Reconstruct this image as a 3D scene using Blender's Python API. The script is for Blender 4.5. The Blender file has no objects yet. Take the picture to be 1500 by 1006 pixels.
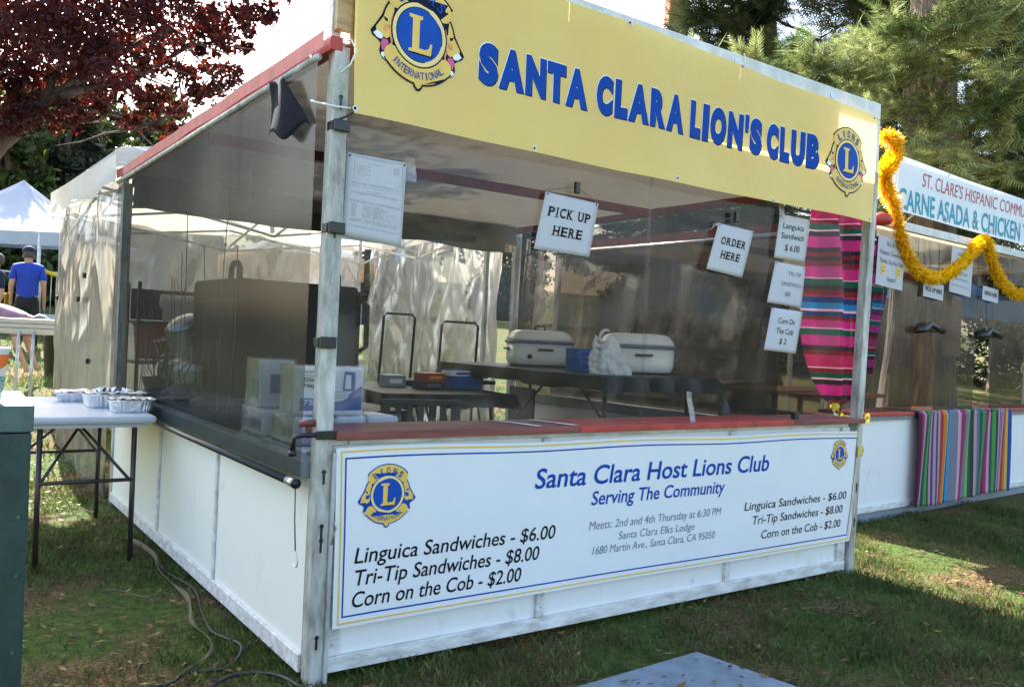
import bpy, bmesh, math, random
import numpy as np
from mathutils import Vector, Matrix, noise
random.seed(7); rng = np.random.default_rng(11)
SC = bpy.context.scene
COL = SC.collection
PI = math.pi

# ------------------------------------------------------------------ camera, sky, sun, exposure
YAW, PIT, ROLL = .9524, -.0022, .0448
CAM = Vector((-1.1879, -2.8255, 1.2371))
FW = Vector((math.cos(YAW)*math.cos(PIT), math.sin(YAW)*math.cos(PIT), math.sin(PIT)))
_rt = Vector((math.sin(YAW), -math.cos(YAW), 0)); _up = _rt.cross(FW)
RT = _rt*math.cos(ROLL)+_up*math.sin(ROLL); UP = _up*math.cos(ROLL)-_rt*math.sin(ROLL)
cd = bpy.data.cameras.new('camera'); cam = bpy.data.objects.new('camera', cd); COL.objects.link(cam)
m = Matrix((RT, UP, -FW)).transposed().to_4x4(); m.translation = CAM; cam.matrix_world = m
cd.sensor_width = 36; cd.lens = 29.98; cd.clip_start = .05; cd.clip_end = 2000
SC.camera = cam
SUN_AZ, SUN_EL = math.radians(3), math.radians(40)      # azimuth measured from +Y towards +X
w = bpy.data.worlds.new('World'); SC.world = w; w.use_nodes = True
nt = w.node_tree; bg = nt.nodes['Background']
sky = nt.nodes.new('ShaderNodeTexSky'); sky.sky_type = 'NISHITA'; sky.sun_disc = False
sky.sun_elevation = SUN_EL; sky.sun_rotation = SUN_AZ; sky.dust_density = 3.0; sky.air_density = 1.2
nt.links.new(sky.outputs[0], bg.inputs[0]); bg.inputs[1].default_value = .11
sl = bpy.data.lights.new('sun', 'SUN'); sl.energy = 5.0; sl.angle = math.radians(.55); sl.color = (1, .95, .86)
so = bpy.data.objects.new('sun', sl); COL.objects.link(so)
SD = Vector((math.sin(SUN_AZ)*math.cos(SUN_EL), math.cos(SUN_AZ)*math.cos(SUN_EL), math.sin(SUN_EL)))
so.rotation_euler = SD.to_track_quat('Z', 'Y').to_euler(); so.location = (0, 0, 30)
SC.view_settings.view_transform = 'Standard'; SC.view_settings.look = 'None'
SC.view_settings.exposure = 2.4; SC.view_settings.gamma = 1; SC.view_settings.use_curve_mapping = False
SC.render.engine = 'CYCLES'
SC.cycles.transparent_max_bounces = 32; SC.cycles.max_bounces = 8

def spot(u, v, d):
    """real position of a thing seen at (u,v) of the photograph, d metres ahead"""
    return CAM + FW*d + RT*((u-750)/1249.28*d) + UP*((503-v)/1249.28*d)
def gh(x, y):
    """terrain height: flat round the booths, rising gently behind them"""
    t = max(0., y-4.5); r = .088*t*min(1, t/2)
    return min(r, 2.2) if x < 60 else r

# ------------------------------------------------------------------ materials
def mat(name, col, rough=.6, metal=0., var=.12, scale=8., bump=0., bscale=None, col2=None, transl=0., spec=.5,
        island=0., coat=0., stretch=None, alpha=1., detail=6, thr=None, tcol=None):
    mt = bpy.data.materials.new(name); mt.use_nodes = True
    n = mt.node_tree.nodes; l = mt.node_tree.links
    p = n['Principled BSDF']; out = n['Material Output']
    p.inputs['Roughness'].default_value = rough; p.inputs['Metallic'].default_value = metal
    p.inputs['Specular IOR Level'].default_value = spec; p.inputs['Coat Weight'].default_value = coat
    tc = n.new('ShaderNodeTexCoord'); mp = n.new('ShaderNodeMapping'); l.new(tc.outputs['Object'], mp.inputs[0])
    if stretch: mp.inputs['Scale'].default_value = stretch
    nz = n.new('ShaderNodeTexNoise'); nz.inputs['Scale'].default_value = scale; nz.inputs['Detail'].default_value = detail
    nz.inputs['Roughness'].default_value = .65
    l.new(mp.outputs[0], nz.inputs[0])
    mx = n.new('ShaderNodeMix'); mx.data_type = 'RGBA'
    c1 = tuple(max(0, c*(1-var)) for c in col); c2 = col2 or tuple(min(1, c*(1+var)) for c in col)
    mx.inputs[6].default_value = (*c1, 1); mx.inputs[7].default_value = (*c2, 1)
    rmp = n.new('ShaderNodeMapRange'); lo, hi = thr or (.35, .65)
    rmp.inputs[1].default_value = lo; rmp.inputs[2].default_value = hi
    l.new(nz.outputs[0], rmp.inputs[0]); l.new(rmp.outputs[0], mx.inputs[0])
    cout = mx.outputs[2]
    if island:
        g = n.new('ShaderNodeNewGeometry'); hs = n.new('ShaderNodeHueSaturation')
        a = n.new('ShaderNodeMapRange'); a.inputs[3].default_value = 1-island; a.inputs[4].default_value = 1+island
        l.new(g.outputs['Random Per Island'], a.inputs[0]); l.new(a.outputs[0], hs.inputs['Value'])
        a2 = n.new('ShaderNodeMapRange'); a2.inputs[3].default_value = .5-island*.06; a2.inputs[4].default_value = .5+island*.06
        l.new(g.outputs['Random Per Island'], a2.inputs[0]); l.new(a2.outputs[0], hs.inputs['Hue'])
        l.new(cout, hs.inputs['Color']); cout = hs.outputs[0]
    l.new(cout, p.inputs['Base Color'])
    nb_ = None
    if bump:
        b = n.new('ShaderNodeBump'); b.inputs['Strength'].default_value = 1; b.inputs['Distance'].default_value = bump
        bn = n.new('ShaderNodeTexNoise'); bn.inputs['Scale'].default_value = bscale or scale*3; bn.inputs['Detail'].default_value = 5
        l.new(mp.outputs[0], bn.inputs[0]); l.new(bn.outputs[0], b.inputs['Height']); l.new(b.outputs[0], p.inputs['Normal']); nb_ = b
    sh = p.outputs[0]
    if transl:
        t = n.new('ShaderNodeBsdfTranslucent')
        if tcol: t.inputs[0].default_value = (*tcol, 1)
        else: l.new(cout, t.inputs[0])
        if nb_: l.new(nb_.outputs[0], t.inputs['Normal'])
        ms = n.new('ShaderNodeMixShader'); ms.inputs[0].default_value = transl
        l.new(sh, ms.inputs[1]); l.new(t.outputs[0], ms.inputs[2]); sh = ms.outputs[0]
    if alpha < 1:
        t = n.new('ShaderNodeBsdfTransparent'); ms = n.new('ShaderNodeMixShader'); ms.inputs[0].default_value = alpha
        l.new(t.outputs[0], ms.inputs[1]); l.new(sh, ms.inputs[2]); sh = ms.outputs[0]
    l.new(sh, out.inputs[0])
    return mt

def film(name, tint, veil, gloss=.1, vcol=(.6, .6, .6), rough=.08, bump=.004, bscale=6, streak=None, transl=.5, vvar=.5):
    """clear vinyl: mostly transparent, a fresnel reflection, and a thin dusty veil"""
    mt = bpy.data.materials.new(name); mt.use_nodes = True
    n = mt.node_tree.nodes; l = mt.node_tree.links; n.remove(n['Principled BSDF']); out = n['Material Output']
    tc = n.new('ShaderNodeTexCoord'); mp = n.new('ShaderNodeMapping'); l.new(tc.outputs['Object'], mp.inputs[0])
    if streak: mp.inputs['Scale'].default_value = streak
    nz = n.new('ShaderNodeTexNoise'); nz.inputs['Scale'].default_value = bscale; nz.inputs['Detail'].default_value = 7
    l.new(mp.outputs[0], nz.inputs[0])
    b = n.new('ShaderNodeBump'); b.inputs['Strength'].default_value = 1; b.inputs['Distance'].default_value = bump; l.new(nz.outputs[0], b.inputs['Height'])
    tr = n.new('ShaderNodeBsdfTransparent'); tr.inputs[0].default_value = (*tint, 1)
    gl = n.new('ShaderNodeBsdfGlossy'); gl.inputs['Roughness'].default_value = rough; l.new(b.outputs[0], gl.inputs['Normal'])
    df = n.new('ShaderNodeBsdfDiffuse'); df.inputs[0].default_value = (*vcol, 1); l.new(b.outputs[0], df.inputs['Normal'])
    tl = n.new('ShaderNodeBsdfTranslucent'); tl.inputs[0].default_value = (*vcol, 1); l.new(b.outputs[0], tl.inputs['Normal'])
    vm = n.new('ShaderNodeMixShader'); vm.inputs[0].default_value = transl; l.new(df.outputs[0], vm.inputs[1]); l.new(tl.outputs[0], vm.inputs[2])
    lw = n.new('ShaderNodeLayerWeight'); lw.inputs[0].default_value = .35; l.new(b.outputs[0], lw.inputs['Normal'])
    fm = n.new('ShaderNodeMath'); fm.operation = 'MULTIPLY_ADD'; fm.inputs[1].default_value = gloss*2.2; fm.inputs[2].default_value = gloss*.3
    l.new(lw.outputs['Fresnel'], fm.inputs[0])
    vr = n.new('ShaderNodeMapRange'); vr.inputs[1].default_value = .3; vr.inputs[2].default_value = .75
    vr.inputs[3].default_value = veil*(1-vvar); vr.inputs[4].default_value = min(.95, veil*(1+vvar)); l.new(nz.outputs[0], vr.inputs[0])
    a = n.new('ShaderNodeMixShader'); l.new(vr.outputs[0], a.inputs[0]); l.new(tr.outputs[0], a.inputs[1]); l.new(vm.outputs[0], a.inputs[2])
    c = n.new('ShaderNodeMixShader'); l.new(fm.outputs[0], c.inputs[0]); l.new(a.outputs[0], c.inputs[1]); l.new(gl.outputs[0], c.inputs[2])
    l.new(c.outputs[0], out.inputs[0])
    return mt

def stripes(name, axis, span, bands, rough=.8, transl=.0, repeat=1.):
    """woven serape stripes along one object axis; bands = [(width, colour)...]"""
    mt = bpy.data.materials.new(name); mt.use_nodes = True
    n = mt.node_tree.nodes; l = mt.node_tree.links; p = n['Principled BSDF']; p.inputs['Roughness'].default_value = rough
    tc = n.new('ShaderNodeTexCoord'); sp = n.new('ShaderNodeSeparateXYZ'); l.new(tc.outputs['UV'], sp.inputs[0])
    mm = n.new('ShaderNodeMath'); mm.operation = 'MULTIPLY'; mm.inputs[1].default_value = repeat; l.new(sp.outputs[axis], mm.inputs[0])
    fr = n.new('ShaderNodeMath'); fr.operation = 'FRACT'; l.new(mm.outputs[0], fr.inputs[0])
    cr = n.new('ShaderNodeValToRGB'); cr.color_ramp.interpolation = 'LINEAR'
    tot = sum(b[0] for b in bands); x = 0; e = cr.color_ramp.elements
    e[0].position = 0; e[0].color = (*bands[0][1], 1); e.remove(e[1])
    for wd, c in bands[1:31]:
        pass
    x = 0
    for i, (wd, c) in enumerate(bands[:31]):
        if i == 0: x += wd; continue
        q = e.new(min(.999, x/tot)); q.color = (*c, 1); x += wd
    cr.color_ramp.interpolation = 'CONSTANT'
    l.new(fr.outputs[0], cr.inputs[0]); l.new(cr.outputs[0], p.inputs['Base Color'])
    wv = n.new('ShaderNodeTexNoise'); wv.inputs['Scale'].default_value = 160; l.new(tc.outputs['Object'], wv.inputs[0])
    b = n.new('ShaderNodeBump'); b.inputs['Distance'].default_value = .002; l.new(wv.outputs[0], b.inputs['Height']); l.new(b.outputs[0], p.inputs['Normal'])
    if transl:
        t = n.new('ShaderNodeBsdfTranslucent'); l.new(cr.outputs[0], t.inputs[0])
        ms = n.new('ShaderNodeMixShader'); ms.inputs[0].default_value = transl
        l.new(p.outputs[0], ms.inputs[1]); l.new(t.outputs[0], ms.inputs[2]); l.new(ms.outputs[0], n['Material Output'].inputs[0])
    return mt

K = {}
K['galv'] = mat('galvanised steel', (.42, .43, .42), .5, .35, .3, 14, .0015, 60, stretch=(1, 1, .35), col2=(.62, .64, .64))
K['galv_old'] = mat('weathered steel', (.40, .39, .35), .6, .2, .35, 22, .002, 70, stretch=(1, 1, .25), col2=(.62, .62, .58))
K['white_ply'] = mat('white painted panel', (.66, .66, .64), .45, 0, .05, 7, .0012, 30, col2=(.81, .81, .81), thr=(.30, .42), detail=12, stretch=(1, 1, .6))
K['bounce_ply'] = mat('bounce tinted side panel', (.72, .71, .63), .4, 0, .04, 5, .001, 30, col2=(.84, .84, .78), thr=(.30, .42), detail=12, stretch=(1, 1, .45))  # white panel; yellowish bounce light mixed into the base colour
K['white_trim'] = mat('white painted batten', (.52, .51, .48), .5, 0, .1, 25, .001, 60, col2=(.82, .82, .81), stretch=(.3, 1, 1))
K['red'] = mat('red oxide paint', (.42, .045, .035), .5, .0, .25, 10, .001, 40)
K['red_beam'] = mat('dull red roof beam', (.30, .04, .035), .6, 0, .3, 9)
K['red_dark'] = mat('weathered red board', (.17, .04, .035), .45, 0, .35, 7, .001, 40, stretch=(.4, 4, 4), col2=(.26, .07, .06))
K['grey_rail'] = mat('grey painted rail', (.22, .25, .29), .5, 0, .15, 6)
K['canvas'] = mat('grey roof canvas', (.21, .205, .20), .85, 0, .15, 2.2, .01, 3, transl=.10, tcol=(.30, .26, .20))
K['canvas_dark'] = mat('dark rolled canvas', (.05, .055, .06), .8, 0, .3, 6, .01, 10)
K['popup'] = mat('white canopy cloth', (.82, .82, .78), .8, 0, .05, 2, .01, 4, transl=.45, tcol=(.78, .72, .62))
K['tentw'] = mat('shade tinted tent cloth', (.50, .54, .62), .75, 0, .03, 2, .01, 3, transl=.25)  # white cloth with its bluish shade put into the base colour
K['white_vinyl'] = mat('white vinyl banner', (.80, .82, .84), .38, 0, .02, 3, .004, 2.5, transl=.05)
K['yellow_vinyl'] = mat('yellow vinyl banner', (1.0, .70, .20), .36, 0, .05, 1.5, .022, 2.0, transl=.25, tcol=(.88, .74, .30))
K['plywood'] = mat('bare plywood', (.50, .34, .16), .7, 0, .25, 5, .001, 50, stretch=(1, 1, 6), col2=(.62, .45, .24))
K['board_white'] = mat('whitewashed board', (.66, .66, .63), .6, 0, .12, 9, .001, 50, col2=(.80, .80, .78))
K['blue'] = mat('print blue', (.006, .062, .35), .7, 0, .05, spec=.15)
K['lblue'] = mat('emblem blue', (.004, .07, .40), .6, 0, .08, spec=.2)
K['navy'] = mat('print navy', (.008, .012, .04), .7, 0, .05, spec=.15)
K['gold'] = mat('print gold', (.78, .52, .09), .4, 0, .08)
K['gold_pale'] = mat('print pale gold', (.85, .66, .25), .4, 0, .05)
K['orange_print'] = mat('print orange', (.72, .30, .08), .4, 0, .25, 40)
K['pink_print'] = mat('print pink', (.62, .08, .22), .4, 0, .1)
K['ink'] = mat('print black', (.008, .009, .013), .7, 0, .05, spec=.15)
K['greyink'] = mat('grey print', (.13, .15, .22), .5, 0, .05)
K['faint'] = mat('faint print', (.25, .28, .34), .5, 0, .05)
K['wprint'] = mat('print white', (.85, .88, .9), .4, 0, .02)
K['paper'] = mat('white paper', (.60, .61, .65), .55, 0, .03, 4, .002, 9, transl=.15)
K['red_ink'] = mat('red lettering', (.50, .04, .06), .5, 0, .05)
K['teal_ink'] = mat('teal lettering', (.01, .30, .42), .5, 0, .05)
K['black'] = mat('black plastic', (.012, .012, .014), .35, 0, .1)
K['black_metal'] = mat('black steel tube', (.02, .02, .022), .35, .3, .1)
K['black_cloth'] = mat('black table plastic', (.011, .012, .016), .42, 0, .2, 6, .006, 9, spec=.3)
K['grey_box'] = mat('charcoal insulated plastic', (.030, .029, .028), .7, 0, .12, 30, .002, 90)
K['tabletop'] = mat('light grey moulded plastic', (.50, .53, .57), .4, 0, .05, 5)
K['brown_leg'] = mat('dark brown table leg', (.045, .035, .035), .35, .3, .1)
K['foil'] = mat('aluminium foil', (.80, .82, .84), .28, 1, .05, 20, .006, 45)
K['foil_lid'] = mat('crumpled foil', (.82, .85, .90), .33, .85, .08, 25, .01, 40)
K['steel'] = mat('brushed steel', (.55, .56, .58), .3, .9, .1, 12)
K['enamel'] = mat('cream enamel', (.80, .79, .74), .25, 0, .04, 4)
K['bag'] = mat('white carrier bag', (.85, .87, .88), .35, 0, .04, 12, .02, 22, transl=.3)
K['wrap'] = mat('napkin pack print', (.88, .90, .93), .25, 0, .04, 6, .004, 20)
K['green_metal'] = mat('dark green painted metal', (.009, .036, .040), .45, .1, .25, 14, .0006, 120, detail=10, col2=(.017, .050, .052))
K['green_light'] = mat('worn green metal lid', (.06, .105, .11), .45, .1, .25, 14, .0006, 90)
K['cup'] = mat('white paper cup', (.80, .80, .80), .45, 0, .02)
K['cup_orange'] = mat('orange sleeve print', (.80, .17, .03), .45, 0, .03)
K['cup_green'] = mat('green cup mark', (.0, .22, .12), .45, 0, .03)
K['mat'] = mat('blue grey painted board', (.16, .21, .25), .6, 0, .12, 9, .002, 60, detail=10, col2=(.23, .28, .33))
K['rubber'] = mat('black cable rubber', (.015, .016, .018), .5)
K['strap'] = mat('dirty tan strap', (.10, .085, .045), .8, 0, .25, 20)
K['skin'] = mat('skin', (.48, .27, .18), .5, 0, .06)
K['polo'] = mat('royal blue polo', (.015, .055, .42), .8, 0, .1, 8, .004, 12)
K['navycloth'] = mat('navy cloth', (.012, .018, .045), .85)
K['trouser'] = mat('black trousers', (.012, .012, .015), .85)
K['jeans'] = mat('blue jeans', (.07, .13, .24), .85, 0, .15, 20)
K['purple'] = mat('dusty purple shirt', (.30, .17, .26), .85, 0, .15, 9, .005, 14)
K['capgrey'] = mat('grey blue cap', (.17, .20, .28), .8)
K['yellow_cloth'] = mat('yellow apron', (.65, .38, .02), .8)
K['hair'] = mat('grey brown hair', (.10, .08, .07), .8)
K['beige'] = mat('beige moulded table', (.52, .47, .40), .5, 0, .06)
K['turq'] = mat('turquoise bin liner', (.02, .42, .48), .35, 0, .15, 14, .006, 18)
K['barrier'] = mat('pale steel barrier', (.62, .66, .66), .45, .4, .05)
K['caution'] = mat('yellow caution tape', (.80, .62, .02), .5)
K['stucco'] = mat('pale building wall', (.50, .46, .38), .9, 0, .08, 1.5, .01, 5)
K['window'] = mat('dark window glass', (.02, .025, .03), .1, 0, .1)
K['bark'] = mat('grey brown bark', (.10, .07, .055), .95, 0, .45, 3, .05, 7, stretch=(3, 3, .35), col2=(.21, .15, .11))
K['redbark'] = mat('redwood bark', (.20, .085, .035), .95, 0, .4, 3, .05, 8, stretch=(3, 3, .3), col2=(.36, .18, .08))
K['plumbark'] = mat('plum bark', (.075, .055, .05), .9, 0, .3, 6, .01, 12)
K['plum'] = mat('purple plum leaf', (.020, .007, .012), .6, 0, .3, 1.5, island=.6, spec=.25, transl=.25, tcol=(.20, .02, .008), col2=(.045, .010, .014))
K['needles'] = mat('redwood needles', (.075, .12, .035), .7, 0, .25, .8, island=.55, spec=.2, transl=.35, col2=(.27, .30, .12), thr=(.42, .58))  # pale second tone paints sunlit highlights into the needles
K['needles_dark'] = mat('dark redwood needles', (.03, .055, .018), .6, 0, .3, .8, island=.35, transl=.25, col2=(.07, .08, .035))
K['leafy'] = mat('broad green leaf', (.045, .075, .025), .55, 0, .3, .6, island=.4, transl=.35, col2=(.10, .14, .03))
K['leafy_far'] = mat('far grey green leaf', (.045, .06, .032), .6, 0, .3, .4, island=.35, transl=.25, col2=(.085, .095, .04))
K['marigold'] = mat('orange tinsel', (.98, .54, .005), .35, 0, .1, 30, island=.3, transl=.5, col2=(1.0, .70, .02))
K['cardboard'] = mat('brown cardboard', (.36, .24, .15), .8)
K['blue_tarp'] = mat('blue tarp', (.03, .16, .36), .5, 0, .15, 2, .02, 4, transl=.4)
K['orange_canopy'] = mat('orange canopy', (.80, .42, .08), .7, 0, .08, 2, transl=.35)
K['maroon'] = mat('red plastic', (.38, .02, .02), .4)
K['cream_tub'] = mat('cream tub', (.62, .60, .46), .4)
K['towel'] = mat('paper towel', (.62, .60, .54), .9, 0, .05, 30, .003, 60)
K['blue_box'] = mat('blue printed carton', (.02, .10, .34), .4, 0, .15, 20)
K['yellow_ribbon'] = mat('yellow ribbon', (.85, .72, .03), .4, transl=.3)
K['blue_ribbon'] = mat('pale blue ribbon', (.35, .62, .80), .3, transl=.3)
K['tie'] = mat('white nylon tie', (.78, .78, .75), .4)
K['rope'] = mat('grey string', (.16, .17, .15), .8)
K['washer'] = mat('zinc washer', (.50, .58, .62), .4, .5, .15, 60)
K['film_front'] = film('clear front vinyl', (.82, .84, .86), .025, .06, (.55, .6, .68))
K['film_side'] = film('smoky side vinyl', (.38, .41, .40), .06, .02, (.22, .25, .26), rough=.2, bump=.0006, bscale=5, streak=(3, 3, .4), transl=.3, vvar=.35)
K['film_right'] = film('brown tinted vinyl', (.24, .21, .19), .05, .035, (.26, .25, .26), bump=.008, bscale=3, streak=(1, 1, .5), transl=.4)
K['film_crumple'] = film('crumpled clear plastic sheet', (.62, .62, .60), .46, .16, (.34, .33, .31), rough=.2, bump=.05, bscale=3.2, transl=.5, vvar=.6, streak=(1.8, 1.8, .5))
K['tarp_silver'] = film('crumpled silvery sheet', (.42, .43, .43), .62, .30, (.31, .31, .315), rough=.2, bump=.010, bscale=2.6, transl=.35, vvar=.35, streak=(2.0, 2.0, .5))
for _n in K['tarp_silver'].node_tree.nodes:
    if _n.type == 'TEX_NOISE': _n.noise_type = 'RIDGED_MULTIFRACTAL'; _n.normalize = True; _n.inputs['Detail'].default_value = 3
K['film_nb'] = film('neighbour smoky vinyl', (.32, .33, .35), .07, .12, (.30, .32, .35), bump=.003)
K['tape'] = film('clear tape', (.85, .88, .92), .25, .3, (.7, .75, .8), bump=.004, bscale=40)
K['wrapfilm'] = film('clear pack wrap', (.93, .95, 1), .10, .30, (.8, .85, .9), rough=.14, bump=.005, bscale=10)

# ground
def ground_mat():
    mt = bpy.data.materials.new('lawn soil and turf'); mt.use_nodes = True
    n = mt.node_tree.nodes; l = mt.node_tree.links; p = n['Principled BSDF']; p.inputs['Roughness'].default_value = .95
    p.inputs['Specular IOR Level'].default_value = .15
    tc = n.new('ShaderNodeTexCoord')
    def nz(s, d=6): q = n.new('ShaderNodeTexNoise'); q.inputs['Scale'].default_value = s; q.inputs['Detail'].default_value = d; l.new(tc.outputs['Object'], q.inputs[0]); return q
    def mix(f, a, b):
        q = n.new('ShaderNodeMix'); q.data_type = 'RGBA'
        for i, v in ((6, a), (7, b)):
            if isinstance(v, tuple): q.inputs[i].default_value = (*v, 1)
            else: l.new(v, q.inputs[i])
        l.new(f, q.inputs[0]); return q.outputs[2]
    def rng_(s, lo, hi): q = n.new('ShaderNodeMapRange'); q.inputs[1].default_value = lo; q.inputs[2].default_value = hi; l.new(s, q.inputs[0]); return q.outputs[0]
    a = mix(rng_(nz(22).outputs[0], .35, .65), (.035, .065, .012), (.09, .13, .025))
    b = mix(rng_(nz(60, 4).outputs[0], .4, .6), (.07, .04, .02), (.20, .13, .06))
    c = mix(rng_(nz(1.6, 7).outputs[0], .46, .60), a, b)
    l.new(c, p.inputs['Base Color'])
    bm = n.new('ShaderNodeBump'); bm.inputs['Distance'].default_value = .03; l.new(nz(70, 8).outputs[0], bm.inputs['Height']); l.new(bm.outputs[0], p.inputs['Normal'])
    return mt
K['ground'] = ground_mat()
K['grass'] = mat('grass blade', (.065, .105, .022), .6, 0, .3, 3, island=.5, transl=.35, col2=(.15, .17, .05))
K['straw'] = mat('dead leaf', (.11, .045, .02), .75, 0, .35, 9, island=.7, col2=(.21, .10, .04), transl=.1)

# ------------------------------------------------------------------ mesh helpers
class MB:
    def __init__(s): s.v = []; s.f = []; s.mi = []; s.uv = None
    def add(s, vs, fs, mi=0):
        o = len(s.v); s.v += [tuple(v) for v in vs]; s.f += [tuple(i+o for i in f) for f in fs]; s.mi += [mi]*len(fs); return s
    def box(s, x0, x1, y0, y1, z0, z1, mi=0, M=None):
        vs = [Vector((x, y, z)) for x in (x0, x1) for y in (y0, y1) for z in (z0, z1)]
        if M: vs = [M @ v for v in vs]
        return s.add(vs, [(0, 1, 3, 2), (4, 6, 7, 5), (0, 4, 5, 1), (2, 3, 7, 6), (0, 2, 6, 4), (1, 5, 7, 3)], mi)
    def bar(s, a, b, w, h=None, mi=0, side=None):
        a, b = Vector(a), Vector(b); h = h or w; d = (b-a).normalized()
        u = Vector(side) if side else (Vector((0, 0, 1)) if abs(d.z) < .9 else Vector((0, 1, 0)))
        r = d.cross(u).normalized(); u = r.cross(d)
        vs = [p+r*(sx*w/2)+u*(sz*h/2) for p in (a, b) for sx, sz in ((-1, -1), (1, -1), (1, 1), (-1, 1))]
        return s.add(vs, [(3, 2, 1, 0), (4, 5, 6, 7), (0, 1, 5, 4), (1, 2, 6, 5), (2, 3, 7, 6), (3, 0, 4, 7)], mi)
    def tube(s, pts, r, n=8, mi=0, cap=True):
        pts = [Vector(p) for p in pts]; rs = r if isinstance(r, (list, tuple)) else [r]*len(pts)
        o = len(s.v); prev = None
        for i, p in enumerate(pts):
            d = (pts[min(i+1, len(pts)-1)]-pts[max(i-1, 0)]).normalized()
            u = prev if prev and abs(prev.dot(d)) < .95 else (Vector((0, 0, 1)) if abs(d.z) < .9 else Vector((1, 0, 0)))
            x = d.cross(u).normalized(); y = x.cross(d); prev = y
            for k in range(n):
                a = 2*PI*k/n; s.v.append(tuple(p+(x*math.cos(a)+y*math.sin(a))*rs[i]))
        for i in range(len(pts)-1):
            for k in range(n):
                k2 = (k+1) % n; s.f.append((o+i*n+k, o+i*n+k2, o+(i+1)*n+k2, o+(i+1)*n+k)); s.mi.append(mi)
        if cap:
            s.f.append(tuple(o+k for k in range(n))[::-1]); s.f.append(tuple(o+(len(pts)-1)*n+k for k in range(n))); s.mi += [mi, mi]
        return s
    def lathe(s, c, prof, n=20, mi=0, sx=1, sy=1, cap=True):
        o = len(s.v); c = Vector(c)
        for r, z in prof:
            for k in range(n): a = 2*PI*k/n; s.v.append((c.x+r*sx*math.cos(a), c.y+r*sy*math.sin(a), c.z+z))
        for i in range(len(prof)-1):
            for k in range(n): k2 = (k+1) % n; s.f.append((o+i*n+k, o+i*n+k2, o+(i+1)*n+k2, o+(i+1)*n+k)); s.mi.append(mi)
        if cap:
            s.f.append(tuple(o+k for k in range(n))[::-1]); s.f.append(tuple(o+(len(prof)-1)*n+k for k in range(n))); s.mi += [mi, mi]
        return s
    def grid(s, nu, nv, fn, mi=0):
        o = len(s.v)
        for j in range(nv+1):
            for i in range(nu+1): s.v.append(tuple(fn(i/nu, j/nv)))
        if s.uv is None: s.uv = {}
        for j in range(nv+1):
            for i in range(nu+1): s.uv[o+j*(nu+1)+i] = (i/nu, j/nv)
        for j in range(nv):
            for i in range(nu):
                a = o+j*(nu+1)+i; s.f.append((a, a+1, a+nu+2, a+nu+1)); s.mi.append(mi)
        return s

def obj(name, mb, mats, parent=None, smooth=False, bevel=0, solid=0, label=None, kind=None):
    me = bpy.data.meshes.new(name); me.from_pydata(mb.v, [], mb.f)
    for q in (mats if isinstance(mats, (list, tuple)) else [mats]): me.materials.append(q)
    if any(mb.mi): me.polygons.foreach_set('material_index', mb.mi)
    if mb.uv:
        uv = me.uv_layers.new(name='UVMap'); li = np.zeros(len(me.loops), dtype=np.int32); me.loops.foreach_get('vertex_index', li)
        uv.data.foreach_set('uv', np.array([mb.uv.get(int(i), (0, 0)) for i in li], dtype=np.float32).ravel())
    if smooth: me.polygons.foreach_set('use_smooth', [True]*len(me.polygons))
    me.update()
    o = bpy.data.objects.new(name, me); COL.objects.link(o)
    if parent: o.parent = parent
    if bevel:
        b = o.modifiers.new('bevel', 'BEVEL'); b.width = bevel; b.segments = 2; b.limit_method = 'ANGLE'; b.harden_normals = False
    if solid:
        b = o.modifiers.new('thickness', 'SOLIDIFY'); b.thickness = solid; b.offset = 0
    if label: o['label'] = label
    if kind: o['kind'] = kind
    return o
def thing(name, label, cat, loc=(0, 0, 0), rz=0, group=None):
    o = bpy.data.objects.new(name, None); COL.objects.link(o); o.location = loc; o.rotation_euler = (0, 0, rz)
    o.empty_display_size = .1
    o['label'] = label; o['category'] = cat
    if group: o['group'] = group
    return o
def tag(o, label, cat, group=None):
    o['label'] = label; o['category'] = cat
    if group: o['group'] = group
    return o
def structure(o): o['kind'] = 'structure'; return o
def npmesh(name, V, Fq, mt, n=4, parent=None, smooth=False):
    """fast mesh from arrays: V (k,3), Fq (m,n)"""
    me = bpy.data.meshes.new(name); V = np.ascontiguousarray(V, dtype=np.float32); Fq = np.ascontiguousarray(Fq, dtype=np.int32)
    me.vertices.add(len(V)); me.vertices.foreach_set('co', V.ravel())
    me.loops.add(Fq.size); me.loops.foreach_set('vertex_index', Fq.ravel())
    me.polygons.add(len(Fq)); me.polygons.foreach_set('loop_start', np.arange(0, Fq.size, n, dtype=np.int32))
    me.materials.append(mt); me.update(calc_edges=True); me.validate()
    o = bpy.data.objects.new(name, me); COL.objects.link(o)
    if parent: o.parent = parent
    return o

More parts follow.
